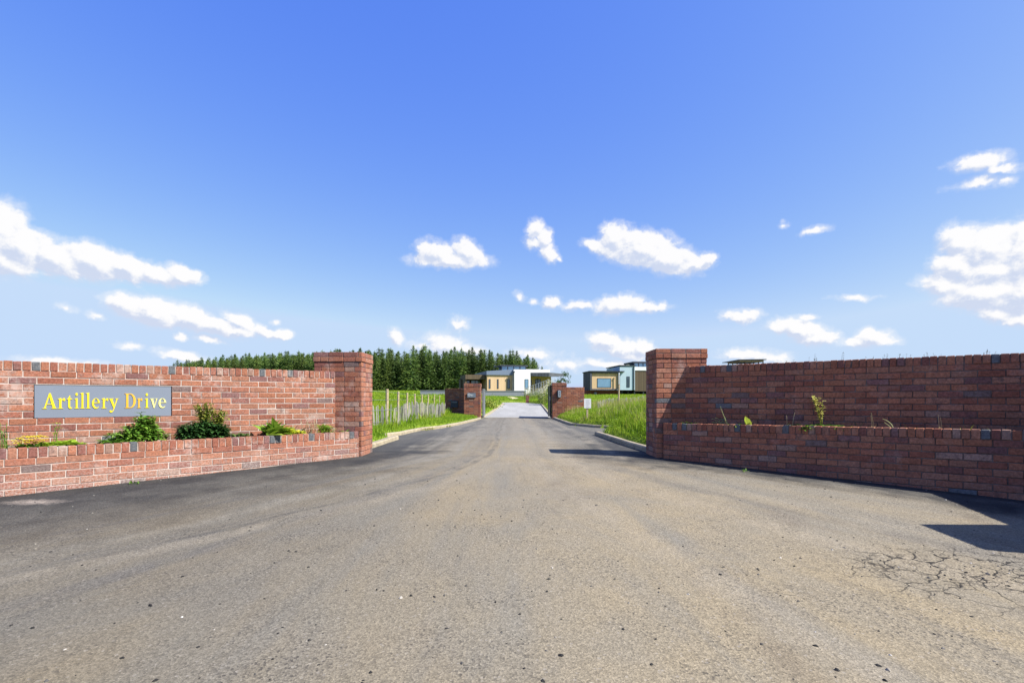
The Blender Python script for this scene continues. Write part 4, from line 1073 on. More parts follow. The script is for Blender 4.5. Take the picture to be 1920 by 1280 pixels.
# ------------------------------------------------------------------ houses
M_REND = simple('white_render', (.62,.63,.64), .85, var=.03, scale=.6)
M_BLUE = simple('blue_grey_render', (.34,.44,.50), .85, var=.04, scale=.6)
def clad(name, a, b, w=.14):
    t = NT(name); pos = t.pos(); s = t.n('ShaderNodeSeparateXYZ'); t.link(pos, s.inputs[0])
    q = t.math('ADD', s.outputs[0], s.outputs[1]); cell = t.math('FLOOR', t.math('DIVIDE', q, w))
    wn = t.n('ShaderNodeTexWhiteNoise', noise_dimensions='1D'); t.link(cell, wn.inputs['W'])
    fr = t.math('FRACT', t.math('DIVIDE', q, w))
    c = t.mix(wn.outputs[0], a, b); c = t.mix(t.math('LESS_THAN', fr, .1), c, tuple(v*.35 for v in a))
    t.bsdf(c, .8); return t.mat
M_TAN = clad('timber_cladding', (.50,.35,.20), (.58,.42,.25)); M_BROWN = clad('brown_cladding', (.075,.055,.035), (.115,.087,.052))
M_SEAM = clad('standing_seam', (.06,.068,.082), (.085,.094,.11), .4); M_BAND = simple('parapet_metal', (.17,.21,.29), .4, .3, var=.04)
M_ROOFD = simple('roof_dark', (.035,.04,.05), .5, .2)
M_SLATEW = simple('terrace_render', (.23,.245,.28), .85, var=.06, scale=1.0)
def glass_mat(name, col, rough=.05):
    t = NT(name); n = t.noise(t.obj(), .8, 3, .6); c = t.mix(n, col, tuple(v*1.7+.01 for v in col)); t.bsdf(c, rough, spec=1.0); return t.mat
M_GLASS = glass_mat('window_glass', (.03,.045,.06)); M_GLASSB = glass_mat('window_glass_blue', (.09,.17,.25)); 
def clear_glass():
    t = NT('lantern_glass'); g = t.n('ShaderNodeBsdfGlossy'); g.inputs['Roughness'].default_value = .02; tr = t.n('ShaderNodeBsdfTransparent'); tr.inputs[0].default_value = (.9,.95,1,1)
    f = t.n('ShaderNodeFresnel'); f.inputs[0].default_value = 1.25; mx = t.n('ShaderNodeMixShader'); t.link(f.outputs[0], mx.inputs[0]); t.link(tr.outputs[0], mx.inputs[1]); t.link(g.outputs[0], mx.inputs[2]); t.link(mx.outputs[0], t.out.inputs[0]); return t.mat
M_CLEAR = clear_glass()
def bx(root, name, px0, px1, py0, py1, Y, depth, mat, z0=None, kind=None):
    mb = MB(); mb.box(wx(px0,Y), wx(px1,Y), Y, Y+depth, z0 if z0 is not None else wz(py1,Y), wz(py0,Y)); return mb.build(name, mat, root)
def window(root, px0, px1, py0, py1, Y, mat, fr=.06, mull=()):
    """frame stands 4 cm proud of the wall at Y, pane set back in it"""
    x0, x1, z0, z1 = wx(px0,Y), wx(px1,Y), wz(py1,Y), wz(py0,Y); mb = MB(); a, b = Y-.04, Y+.02
    mb.box(x0, x1, a, b, z1-fr, z1); mb.box(x0, x1, a, b, z0, z0+fr); mb.box(x0, x0+fr, a, b, z0+fr, z1-fr); mb.box(x1-fr, x1, a, b, z0+fr, z1-fr)
    for f in mull: xm = x0+(x1-x0)*f; mb.box(xm-fr*.5, xm+fr*.5, a+.005, b, z0+fr, z1-fr)
    w = mb.build('window', M_ROOFD, root)
    mb = MB(); mb.box(x0+fr, x1-fr, Y-.02, Y+.015, z0+fr, z1-fr); o = mb.build('pane', mat, None); o.parent = w
    if root is not None:
        o.data.transform(mat_local(root)); 
    return w
def lantern(root, px0, px1, py0, py1, Y, depth, dark=True):
    x0, x1, z0, z1 = wx(px0,Y), wx(px1,Y), wz(py1,Y), wz(py0,Y); h = z1-z0
    mb = MB(); mb.box(x0-.25, x1+.25, Y-.3, Y+depth+.3, z1-h*.3, z1); o = mb.build('lantern_roof', M_ROOFD, root)
    n = 4
    for yy in (Y, Y+depth):
        for i in range(n+1): xx = x0+(x1-x0)*i/n; mb = MB(); mb.box(xx-.05, xx+.05, yy-.05, yy+.05, z0-.1, z1-h*.3-.003); mb.build('lantern_post', M_ROOFD, root)
    mb = MB(); mb.box(x0+.06, x1-.06, Y+.02, Y+.03, z0-.1, z1-h*.3-.01)
    mb.build('lantern_pane', M_GLASSB if dark else M_CLEAR, root); mb = MB()
    mb.box(x0+.06, x1-.06, Y+depth*.5, Y+depth*.5+.05, z0-.1, z1-h*.3-.01)
    mb.build('lantern_pane', M_GLASSB if dark else M_CLEAR, root)
# house one
Yh = 75.0
h1 = empty('house', (wx(960,Yh), Yh, wz(740,Yh)), 'flat roofed house with white block, tan timber block and deep canopy below the wood', 'house')
gz = .9
bx(h1, 'wing', 877, 914, 711.5, 740, Yh+3.5, 1.5, M_BROWN, gz)
bx(h1, 'wing_fascia', 876.5, 914, 703, 711.5, Yh+.6, 4.4, M_BROWN)
bx(h1, 'wing_pier', 876.5, 880, 711.6, 740, Yh+.8, 2.0, M_BROWN, gz)
window(h1, 881, 894, 713, 735, Yh+3.5, M_GLASS, .1, (.5,)); window(h1, 895, 913, 713, 733, Yh+3.5, M_GLASSB, .1, (.45,))
bx(h1, 'timber_block', 914, 961, 703.2, 740, Yh, 9, M_TAN, gz)
mb = MB()   # parapet band, slightly falling to the left
xa, xb = wx(912.5,Yh), wx(961,Yh); za, zb, zc = wz(696,Yh), wz(692.6,Yh), wz(703.2,Yh)
mb.poly([(xa,Yh-.18,zc),(xb,Yh-.18,zc),(xb,Yh+9,zc),(xa,Yh+9,zc),(xa,Yh-.18,za),(xb,Yh-.18,zb),(xb,Yh+9,zb),(xa,Yh+9,za)], [(0,3,2,1),(4,5,6,7),(0,1,5,4),(1,2,6,5),(2,3,7,6),(3,0,4,7)]); mb.build('parapet', M_BAND, h1)
for (a, b, c, d) in ((917,920.2,711,728.5),(932.3,935,711,728.5),(951,956,711,728.5)): window(h1, a, b, c, d, Yh, M_GLASS, .05)
bx(h1, 'white_block', 961.2, 993, 692.2, 740, Yh-.6, 9.6, M_REND, gz); window(h1, 982, 989, 710.5, 729, Yh-.6, M_GLASSB, .06)
mb = MB(); mb.box(wx(960.6,Yh)-.02, wx(960.6,Yh)+.09, Yh-.75, Yh-.62, gz, wz(697,Yh)); mb.box(wx(960.6,Yh)-.06, wx(960.6,Yh)+.16, Yh-.80, Yh-.61, wz(699,Yh)+.02, wz(696,Yh)); mb.build('downpipe', M_ROOFD, h1)
bx(h1, 'entrance_block', 993.2, 1042, 699, 740, Yh+2.2, 7, M_TAN, gz); bx(h1, 'upper_block', 993.2, 1039, 691.5, 698.9, Yh+1.9, 7, M_REND)
mb = MB(); Yc = Yh-1.6
xs0, xs1, xs2 = wx(992.8,Yc+1.0), wx(1026,Yc), wx(1061,Yc+2.0)
lo, hi = wz(705.4,Yc), wz(697.2,Yc)
mb.poly([(xs0,Yc+1.0,lo+.15),(xs1,Yc,lo),(xs2,Yc+2.0,lo+.2),(xs2-1.2,Yc+8,lo+.3),(xs0,Yc+8,lo+.3),(xs0,Yc+1.0,hi),(xs1,Yc,hi),(xs2,Yc+2.0,hi-.05),(xs2-1.2,Yc+8,hi),(xs0,Yc+8,hi)], [(4,3,2,1,0),(5,6,7,8,9),(0,1,6,5),(1,2,7,6),(2,3,8,7),(3,4,9,8),(4,0,5,9)]); mb.build('canopy', M_SEAM, h1)
window(h1, 1000, 1004.5, 712, 723, Yh+2.2, M_GLASS, .05); window(h1, 1011, 1022, 710, 728, Yh+2.2, M_GLASS, .07, (.45,))
lantern(h1, 953, 999, 684.2, 692.2, Yh+4, 4)
h1.rotation_euler.z = R(15); h1.scale.x = 1.035
# terrace retaining wall in front of house one
def lowwall(px0, px1, py0, Y, label, dep=.3):
    r = empty('terrace_wall', (wx((px0+px1)/2,Y), Y, gz), label, 'wall'); bx(r, 'wall_body', px0, px1, py0+1.0, 745, Y, dep, M_SLATEW, .8)
    mb = MB(); mb.box(wx(px0,Y)-.05, wx(px1,Y)+.05, Y-.05, Y+dep+.05, wz(py0+1.0,Y)+.002, wz(py0,Y)); mb.build('coping', M_SLATEW, r)
lowwall(903, 986, 732.2, 71, 'pale grey terrace wall in front of the white and tan house'); lowwall(788, 836, 731.6, 71, 'pale grey low wall at the meadow edge, left of the house')
# outdoor stair with railings
st = empty('outdoor_stair', (wx(1000,70), 70, 1.0), 'outdoor stair with grey railings climbing right to the house canopy', 'stair')
mb = MB(); n = 14
for i in range(n):
    t0, t1 = i/n, (i+1)/n; xa, xb = wx(985+45*t0,70), wx(985+45*t1,70); zt = wz(740-16*t1,70); mb.box(xa, xb, 70, 71.2, .9, zt)
mb.build('steps', M_SLATEW, st)
for yy in (69.95, 71.25):
    mb = MB(); pts = [(wx(985+45*t,70), yy, wz(740-16*t,70)+.95) for t in (0,.25,.5,.75,1)]; mb.tube(pts, .024, 5); mb.tube([(a, b, c-.4) for a, b, c in pts], .012, 4)
    for i in range(10): t = i/9; xx = wx(985+45*t,70); zt = wz(740-16*t,70); mb.tube([(xx,yy,zt-.1),(xx,yy,zt+.95)], .02, 5)
    mb.build('railing', M_SILVER, st)
# house two
Yb = 80.0
h2 = empty('house', (wx(1150,Yb), Yb, 1.2), 'blue grey house with a dark framed box and one large window, on a brick plinth', 'house')
x0, x1 = wx(1105.5,Yb), wx(1163,Yb); z0, z1 = wz(731.5,Yb), wz(697,Yb); mb = MB()
Yk = Yb+4.2; f = .28
mb.box(x0, x0+f, Yb, Yk, z0, z1); mb.box(x1-f, x1, Yb, Yk, z0, z1); mb.box(x0+f, x1-f, Yb, Yk, z1-f*.8, z1); mb.box(x0+f, x1-f, Yb, Yk, z0, z0+f*.8); mb.build('box_frame', M_SEAM, h2)
mb = MB(); mb.box(x0-.12, x1+.7, Yb-.15, Yk+.1, z1+.003, z1+.14); mb.build('roof', M_ROOFD, h2)
mb = MB(); mb.box(x0+f, x1-f, Yb+.2, Yb+.5, z0+f*.8, z1-f*.8); mb.build('timber_panel', M_TAN, h2)
window(h2, 1119, 1146, 709, 726.5, Yb+.2, M_GLASSB, .07)
xb0, xb1 = wx(1163.3,Yb), wx(1193,Yb); mb = MB(); zt0, zt1 = wz(686.4,Yb), wz(685.2,Yb); zlo = wz(731,Yb)
mb.poly([(xb0,Yb+.2,zlo),(xb1,Yb+.2,zlo),(xb1,Yb+7,zlo),(xb0,Yb+7,zlo),(xb0,Yb+.2,zt0),(xb1,Yb+.2,zt1),(xb1,Yb+7,zt1),(xb0,Yb+7,zt0)], [(0,3,2,1),(4,5,6,7),(0,1,5,4),(1,2,6,5),(2,3,7,6),(3,0,4,7)]); mb.build('render_block', M_BLUE, h2)
mb = MB(); mb.box(xb0-.1, xb1+.1, Yb+.08, Yb+7.1, zt1+.003, zt1+.1); mb.build('roof', M_ROOFD, h2)
window(h2, 1176, 1182, 705.5, 726, Yb+.2, M_GLASS, .06)
mb = MB(); xx = wx(1190.5,Yb); mb.box(xx-.05, xx+.05, Yb+.06, Yb+.18, zlo, zt1-.1); mb.build('downpipe', M_ROOFD, h2)
mb = MB(); xx = wx(1160.3,Yb-.2); mb.tube([(xx,Yb-.25,1.3),(xx,Yb-.25,wz(700,Yb))], .07, 8); mb.tube([(xx,Yb-.25,wz(702,Yb)),(xx,Yb-.25,wz(699,Yb))], .11, 8); mb.build('downpipe', M_REND, h2)
bx(h2, 'brown_wing', 1193.2, 1250, 694.2, 733, Yb+.8, 7, M_BROWN); bx(h2, 'white_wing', 1193.2, 1250, 687, 694, Yb+.7, 7, M_REND)
lantern(h2, 1195, 1230, 677.3, 687, Yb+3, 4)
mb = MB(); mb.box(wx(1098,Yb+1), wx(1163,Yb+1), Yb+1, Yb+6, .6, z0-.003); mb.build('plinth', M_BR_F, h2)
window(h2, 1114, 1120, 734.5, 741, Yb+1, M_GLASS, .05)
mb = MB(); mb.box(wx(1163.5,Yb+4), wx(1250,Yb+4), Yb+4, Yb+6.5, .6, zlo-.003); mb.build('undercroft_shade', M_ROOFD, h2)  # dark block standing in for the shade of the open void below
for px in (1168, 1180, 1192.5, 1210, 1230): mb = MB(); mb.box(wx(px,Yb+1)-.1, wx(px,Yb+1)+.1, Yb+.9, Yb+1.1, .6, zlo-.003); mb.build('column', M_ROOFD, h2)
h2.rotation_euler.z = R(7)
# house three: only its roof lantern shows above the shaded wall
Y3 = 60.0
h3 = empty('house', (wx(1410,Y3), Y3, 1.0), 'house behind the shaded wall, only its glazed roof lantern with a thin flat roof showing', 'house')
bx(h3, 'body', 1350, 1470, 689, 745, Y3, 9, M_REND, .8)
mb = MB(); mb.box(wx(1350,Y3)-.1, wx(1470,Y3)+.1, Y3-.1, Y3+9.1, wz(689,Y3)+.003, wz(688,Y3)); mb.build('roof', M_ROOFD, h3)
for a_ in (1362, 1400, 1440): window(h3, a_, a_+16, 700, 725, Y3, M_GLASS, .08, (.5,))
xa, xb = wx(1387,Y3+2), wx(1432,Y3+2); zr0, zr1 = wz(677.3,Y3+2), wz(674,Y3+2)
mb = MB(); mb.poly([(xa-.3,Y3+1.6,zr0+.12),(xb+.15,Y3+1.6,zr0+.16),(xb+.15,Y3+6.5,zr0+.16),(xa-.3,Y3+6.5,zr0+.12),(xa-.3,Y3+1.6,zr0+.2),(xb+.15,Y3+1.6,zr1+.04),(xb+.15,Y3+6.5,zr1+.04),(xa-.3,Y3+6.5,zr0+.2)], [(0,3,2,1),(4,5,6,7),(0,1,5,4),(1,2,6,5),(2,3,7,6),(3,0,4,7)]); mb.build('lantern_roof', M_ROOFD, h3)
mb = MB(); mb.box(xa, xb, Y3+2, Y3+5.5, zr0-.06, zr0+.117); mb.build('lantern_beam', M_TAN, h3)
for yy in (Y3+2.05, Y3+5.4):
    for i in range(6): xx = xa+.06+(xb-xa-.12)*i/5; mb = MB(); mb.box(xx-.05, xx+.05, yy-.05, yy+.05, wz(688,Y3), zr0-.063); mb.build('lantern_post', M_ROOFD, h3)
mb = MB(); mb.box(xa+.1, xb-.1, Y3+2.04, Y3+2.05, wz(688,Y3)+.01, zr0-.063); mb.build('lantern_pane', M_CLEAR, h3)
# ------------------------------------------------------------------ conifer wood
M_NEEDLE = leaf_mat('conifer_needles', [(0,(.024,.052,.016)), (.35,(.064,.112,.028)), (.7,(.115,.178,.040)), (1,(.19,.255,.065))], .28, .6, tree=True)
M_NEEDLE2 = leaf_mat('conifer_needles_warm', [(0,(.030,.055,.014)), (.4,(.082,.125,.027)), (.75,(.14,.195,.042)), (1,(.22,.27,.065))], .28, .6, tree=True)
M_BARK = simple('bark', (.10,.075,.055), .95, var=.4, scale=3)
def conifer_meshes(seed, H, dens, mat, bare):
    rg = np.random.RandomState(seed); V = []; Tt = []; Rr = []
    nb = 0
    z = H * bare
    while z < H * .995:
        t = (z - H*bare) / (H*(1-bare)); rad = (H*.235) * ((1 - t)**.62) * (.55 + .45*min(1, t*6+.35)) + .06
        k = max(4, int(9 * (1 - t*.5)))
        a0 = rg.uniform(0, 6.28)
        for b in range(k):
            a = a0 + b*6.283/k + rg.uniform(-.3,.3); L = rad*rg.uniform(.55, 1.3); ca, sa = math.cos(a), math.sin(a)
            droop = -.22 + .75*t + rg.uniform(-.12,.12)
            n = max(3, int(L*dens)); shade = rg.uniform(0, 1)
            for i in range(n):
                s = (i + rg.uniform(.2, 1)) / n; r = L*s
                c = np.array([ca*r, sa*r, z + r*droop - .12*r*r/ max(.5, L) + rg.uniform(-.12,.12)])
                sz = rg.uniform(.26,.60) * (1.15 - .35*s) * (1 - .35*t)
                for q in range(2):
                    d1 = rg.normal(0, 1, 3) * [.7,.7,.45] + np.array([ca*.7, sa*.7, .15]); d1 /= np.linalg.norm(d1)
                    d2 = rg.normal(0, 1, 3); d2 -= d1*d2.dot(d1); d2 /= np.linalg.norm(d2)
                    b0 = len(V); V += [c - d1*sz*.35 - d2*sz*.33, c - d1*sz*.3 + d2*sz*.33, c + d1*sz]
                    Tt.append((b0, b0+1, b0+2)); Rr.append(min(1, max(0, shade*.55 + rg.uniform(0,.45))))
        z += rg.uniform(.30,.48) * (1 - .35*t)
    # leader
    for i in range(5):
        b0 = len(V); zz = H*(.965+.012*i); V += [np.array([rg.uniform(-.12,.12), rg.uniform(-.12,.12), zz]), np.array([rg.uniform(-.12,.12), rg.uniform(-.1,.1), zz+.1]), np.array([0,0,zz+.45])]
        Tt.append((b0,b0+1,b0+2)); Rr.append(.7)
    crown = np_mesh('crown', np.array(V), np.array(Tt), np.array(Rr), mat)
    mb = MB(); mb.tube([(0,0,-.4),(0,0,H*.3),(.05,0,H*.65),(0,0,H*.98)], [.17,.13,.08,.02], 7)
    # dead lower limbs
    for i in range(9):
        zz = H*rg.uniform(.05, max(.08, bare+.12)); a = rg.uniform(0,6.28); l = rg.uniform(.6,1.5); mb.tube([(0,0,zz),(math.cos(a)*l, math.sin(a)*l, zz+rg.uniform(-.1,.2))], [.03,.012], 4)
    trunk = mb.build('trunk', M_BARK)
    return crown, trunk
protos = []
for i in range(7): protos.append(conifer_meshes(11+i, 12.0 + (i % 3)*.5, 4.6, M_NEEDLE2 if i % 3 == 0 else M_NEEDLE, (.06, .14, .10, .18)[i % 4]))
used = [False]*len(protos)
def conifer(x, y, h, k, label, group):
    e = empty('conifer_tree', (x, y, T(x, y)), label, 'tree', group, rng.uniform(0, 6.28)); s = h/12.3
    e.scale = (s*rng.uniform(.92,1.15), s*rng.uniform(.92,1.15), s)
    for o in protos[k]:
        if not used[k]: c = o
        else: c = o.copy(); COL.objects.link(c)
        c.parent = e
    used[k] = True
TOPS = [(318,682),(330,679),(350,677),(380,674),(400,672),(440,668),(480,666),(520,663),(560,661),(600,660),(640,657),(700,655),(760,653),(830,654),(880,656),(940,660),(985,662),(1005,668),(1018,676),(1028,688)]
def toph(px): return float(np.interp(px, [a for a, _ in TOPS], [b for _, b in TOPS]))
def edge_y(px): return float(np.interp(px, [300, 700, 960, 1035], [178, 129, 127, 131]))
n = 0
for row in range(6):
    px = 326 + row*7
    lim = 1024 - row*6
    while px < lim:
        y = edge_y(px) + row*2.4 + rng.uniform(-.9,.9); x = wx(px, y)
        z = T(x, y); top = wz(toph(px) + (rng.uniform(-1, 11) if px > 620 else rng.uniform(-1, 5)) + (5 if rng.random() < .2 and px > 620 else 0), y)
        h = max(4.5, top - z)
        if row >= 1: h *= rng.uniform(.94, 1.03)
        lab = 'conifer in the front edge of the dark wood' if row == 0 else 'conifer deeper inside the dark wood'
        grp = 'conifers along the front edge of the wood' if row == 0 else 'conifers inside the wood'
        conifer(x, y, h, rng.randrange(len(protos)), lab, grp); n += 1
        px += rng.uniform(12.5, 19) * 129.0 / y * (1.0 if row < 4 else 1.15)
print('conifers', n)
# dark undergrowth closing the foot of the wood
def cloud_leaves(name, pts_fn, n, size, mat, seed, parent=None):
    rg = np.random.RandomState(seed); C = np.array([pts_fn(rg) for _ in range(n)]); d1 = rg.normal(0,1,(n,3)); d1 /= np.linalg.norm(d1,axis=1)[:,None]; d2 = rg.normal(0,1,(n,3)); d2 -= d1*(d1*d2).sum(1)[:,None]; d2 /= np.linalg.norm(d2,axis=1)[:,None]
    sz = size*rg.uniform(.6,1.3,(n,1)); V = np.stack([C-d1*sz*.4-d2*sz*.3, C-d1*sz*.3+d2*sz*.35, C+d1*sz*.8], 1).reshape(-1,3)
    return np_mesh(name, V, np.arange(n*3).reshape(-1,3), rg.uniform(0,1,n), mat, parent)
def under(rg):
    px = rg.uniform(320, 1022); y = edge_y(px) + rg.uniform(-1.2, 13); x = wx(px, y); return (x, y, T(x, y) + rg.uniform(0, 1) ** 1.6 * (1.6 + 2.5*(y-edge_y(px))/13))
o = cloud_leaves('undergrowth', under, 26000, .42, M_NEEDLE, 5); tag(o, 'dark undergrowth at the foot of the wood', 'undergrowth', kind='stuff')
# small broadleaf tree right of house one
L_TREE = LM_('tree_leaf', (.03,.07,.015), (.06,.12,.03), (.11,.18,.05))
xt, yt = wx(1052, 82), 82.0; r = empty('young_tree', (xt, yt, T(xt, yt)), 'thin young tree standing right of the house canopy', 'tree')
mb = MB(); zt = wz(705, 82); zb = T(xt, yt); mb.tube([(xt-.3,yt,zb-.2),(xt-.1,yt,(zb+zt)/2),(xt,yt,zt)], [.09,.06,.02], 6)
for i in range(9): a = rng.uniform(0,6.28); z0 = rng.uniform(.5,.95); p0 = (xt-.1, yt, zb+(zt-zb)*z0); mb.tube([p0, (p0[0]+math.cos(a)*.6, p0[1]+math.sin(a)*.6, p0[2]+.4)], [.03,.01], 4)
mb.build('trunk', M_BARK, r)
cl = [(rng.gauss(0,.55), rng.gauss(0,.5), rng.uniform(-1.0,.35)) for _ in range(13)] + [(.75,0,.25),(.95,.1,.4),(.5,0,.45)]
def crownp(rg): c = cl[rg.randint(len(cl))]; return (xt + c[0] + rg.normal(0,.17), yt + c[1] + rg.normal(0,.17), zt + c[2] + rg.normal(0,.15))
o = cloud_leaves('crown', crownp, 700, .17, L_TREE, 8); o.data.transform(mat_local(r)); o.parent = r
# yellow green bush left of the drive and flowering thicket right of it, beyond the gate
xb_, yb_ = wx(916, 36), 36.0; r = empty('bush', (xb_, yb_, T(xb_, yb_)), 'yellow green bush beside the left kerb beyond the gate', 'bush')
o = cloud_leaves('foliage', lambda rg: (xb_+rg.normal(0,.34), yb_+rg.normal(0,.3), T(xb_,yb_)+abs(rg.normal(0,.27))), 1300, .10, LM_('leaf_bush', (.10,.16,.02), (.24,.30,.04), (.46,.46,.10)), 9); o.data.transform(mat_local(r)); o.parent = r
mb = MB()
for i in range(10): mb.tube([(xb_+rng.uniform(-.2,.2), yb_, T(xb_,yb_)-.05), (xb_+rng.uniform(-.4,.4), yb_, T(xb_,yb_)+.5)], [.012,.006], 4)
mb.build('stems', L_OLIVE, r)
def thicket_obj(name, x0, y0, sx, sy, h, n, seed, label, tilt=0.0):
    r = empty(name, (x0, y0, T(x0, y0)), label, 'flowers'); ms = MB(); rgx = random.Random(seed); heads = []
    for i in range(n):
        x = x0 + rgx.uniform(-sx, sx); y = y0 + rgx.uniform(-sy, sy); z = T(x, y); hh = h*rgx.uniform(.5,1.05)*(1+tilt*(x-x0)/sx); l = rgx.uniform(-.15,.15)
        ms.tube([(x,y,z-.05),(x+l*.4,y,z+hh*.6),(x+l,y,z+hh)], [.012,.009,.006], 3, r=rgx.random(), cap=False); heads.append((x+l, y, z+hh))
        for k in range(4): f = rgx.uniform(.15,.8); ms.leaf((x+l*f, y, z+hh*f), (rgx.uniform(-1,1), rgx.uniform(-1,1), rgx.uniform(.1,.8)), .22, .06, r=rgx.random())
    ms.build('stems', LM_('stem_'+name, (.09,.16,.02), (.2,.27,.05), (.36,.34,.12)), r)
    mf = MB()
    for (x, y, z) in heads:
        for k in range(10): mf.leaf((x+rgx.uniform(-.07,.07), y+rgx.uniform(-.07,.07), z+rgx.uniform(-.02,.04)), (rgx.uniform(-1,1), rgx.uniform(-1,1), .3), .06, .045, r=rgx.random())
    mf.build('flower_heads', LM_('umbel_'+name, (.50,.44,.30), (.70,.66,.50), (.80,.78,.68)), r)
thicket_obj('flowering_thicket', 3.25, 49.0, .62, 5.0, 1.75, 200, 4, 'tall creamy white flowering plants by the drive behind the intercom pillar', .35)
thicket_obj('flowering_thicket', 3.3, 62.0, 1.9, 2.0, 1.2, 130, 6, 'creamy flowering plants below the outdoor stair')
# pale sandy scrape on the lawn
M_SAND = simple('sandy_soil', (.48,.40,.26), .95, var=.3)
mb = MB(); pts = [(wx(957,62),60.0),(wx(966,62),60.5),(wx(972,64),62.5),(wx(962,66),66.0),(wx(955,66),67.5),(wx(950,66),66.0),(wx(955,62),62.5)]
c = (sum(p[0] for p in pts)/7, sum(p[1] for p in pts)/7); k = len(pts)
mb.poly([(x, y, T(x,y)+.05) for x, y in pts] + [(c[0], c[1], T(*c)+.06)], [(i, (i+1)%k, k) for i in range(k)]); tag(mb.build('sandy_path', M_SAND), kind='structure')

# ------------------------------------------------------------------ grass
def blades(name, pts, hmin, hmax, wid, seed, label, mat=M_GRASS, lean=.45, rlo=0.0, rhi=1.0):
    rg = np.random.RandomState(seed); n = len(pts); Pp = np.array(pts)
    h = rg.uniform(hmin, hmax, n) * (Pp[:,3] if Pp.shape[1] > 3 else 1); a = rg.uniform(0, 2*np.pi, n); w = wid*rg.uniform(.6,1.3,n)
    l = np.abs(rg.normal(0, lean, n))*h; la = rg.uniform(0, 2*np.pi, n)
    sx, sy = np.cos(a)*w*.5, np.sin(a)*w*.5; B = Pp[:,:3]
    mid = B + np.stack([np.cos(la)*l*.35, np.sin(la)*l*.35, h*.6], 1); tip = B + np.stack([np.cos(la)*l, np.sin(la)*l, h*(1-.25*np.minimum(1,(l/h)**2))], 1)
    S = np.stack([sx, sy, np.zeros(n)], 1)
    V = np.stack([B-S, B+S, mid-S*.8, mid+S*.8, tip], 1).reshape(-1,3); b = (np.arange(n)*5)[:,None]
    Tt = np.concatenate([b+[0,1,3], b+[0,3,2], b+[2,3,4]], 1).reshape(-1,3)
    # colour drifts in patches
    pn = .5+.5*np.sin(B[:,0]*1.7+1.1*np.sin(B[:,1]*.9))*np.sin(B[:,1]*1.3+.7*B[:,0]); rn = np.clip(rlo + (rhi-rlo)*(.45*pn + .65*rg.uniform(0,1,n)**1.1), 0, 1)
    o = np_mesh(name, V, Tt, np.repeat(rn, 3), mat); tag(o, label, 'grass', kind='stuff'); return o
def scatter(n, x0, x1, y0, y1, cond, seed, hf=None):
    rg = np.random.RandomState(seed); out = []
    xs = rg.uniform(x0, x1, n); ys = rg.uniform(y0, y1, n)
    for x, y in zip(xs, ys):
        if cond(x, y): out.append((x, y, T(x, y) - .01, hf(x, y) if hf else 1.0))
    return out
def outL(x, y): return x < xl(y) - .16 and not (x > -3.1 and y < 11.0 and x < -2.2 and y < 8.4)
def vis(x, y, m=1.25): return abs(x) < y * .35 * m
# left verge: short and lush
blades('grass', scatter(60000, -6.5, -1.4, 8.4, 24, lambda x, y: outL(x, y) and x > -2.6 - (y-8)*.11 - 1.2, 1, lambda x, y: .55 if x > -3.0 or y > 15 else .9), .06, .20, .014, 21, 'bright green verge grass on the left between the kerb and the paling fence', rlo=.05, rhi=.86)
# meadow behind the fence
blades('grass', scatter(60000, -16, -2.9, 13, 46, lambda x, y: outL(x, y) and -x < y*.31 and -x > .12*y, 2), .14, .36, .03, 22, 'tall meadow grass beyond the timber posts', rlo=.25, rhi=.9)
blades('grass', scatter(30000, -34, -4, 40, 120, lambda x, y: -x < y*.3 and -x > .05*y, 3), .2, .5, .12, 23, 'far meadow grass in front of the wood', rlo=.3, rhi=.85)
# right bank: long grass
def bankh(x, y): return (.45 + .75*min(1, max(0, (x-xr(y)-.1)/.7))) * (1.5 if (y < 12.5 and x > 2.5) else .85)
blades('grass', scatter(120000, 2.0, 9.0, 8.35, 30, lambda x, y: x > xr(y) + .17 and x < y*.33 + .7 and not (y > 23.9 and x < 3.45), 4, bankh), .06, .20, .016, 24, 'long grass on the bank right of the road', rlo=.05, rhi=.97)
blades('grass', scatter(16000, 2.2, 8.5, 9, 29, lambda x, y: x > xr(y) + .5 and x < y*.33 + .6 and not (y > 23.9 and x < 3.45) and math.sin(x*2.1+y*.8)*math.sin(y*1.1-x) > .0, 5), .24, .46, .008, 25, 'tall dry seeding grass on the right bank', rlo=.55, rhi=1.25, lean=.3)
blades('grass', scatter(26000, 3.2, 30, 28, 78, lambda x, y: x < y*.3, 6), .08, .22, .06, 26, 'grass in front of the blue grey house', rlo=.15, rhi=.9)
blades('grass', scatter(26000, -5.5, 6.0, 25.5, 70, lambda x, y: (outL(x, y) or (x > xr(y) + .16)) and (y > 54 or dist_out(x, y) > .2), 7), .06, .2, .035, 27, 'lawn beyond the gates beside the gravel drive', rlo=.15, rhi=.8)
# yellow wild flowers
def flowers(name, pts, mat, label, sz):
    mf = MB()
    for (x, y, z, h) in pts:
        for k in range(4): mf.leaf((x, y, z+h), (math.cos(k*1.57), math.sin(k*1.57), .5), sz, sz*.8, r=rng.random())
    tag(mf.build(name, mat), label, 'flowers', kind='stuff')
flowers('wildflowers', [(x, y, z, rng.uniform(.22,.42)) for (x, y, z, h) in scatter(700, 2.3, 6.5, 8.6, 22, lambda x, y: x > xr(y)+.3 and x < y*.33 and math.sin(x*3+y) > 0, 8)], L_YELLOW, 'yellow wild flowers in the right bank grass', .018)
flowers('wildflowers', [(x, y, z, rng.uniform(.25,.6)) for (x, y, z, h) in scatter(700, -9, -2.9, 13.5, 40, lambda x, y: outL(x, y) and -x < y*.3 and math.sin(x*2.3+y*.7) > .2, 9)], L_YELLOW, 'yellow wild flowers among the left meadow grass', .03)
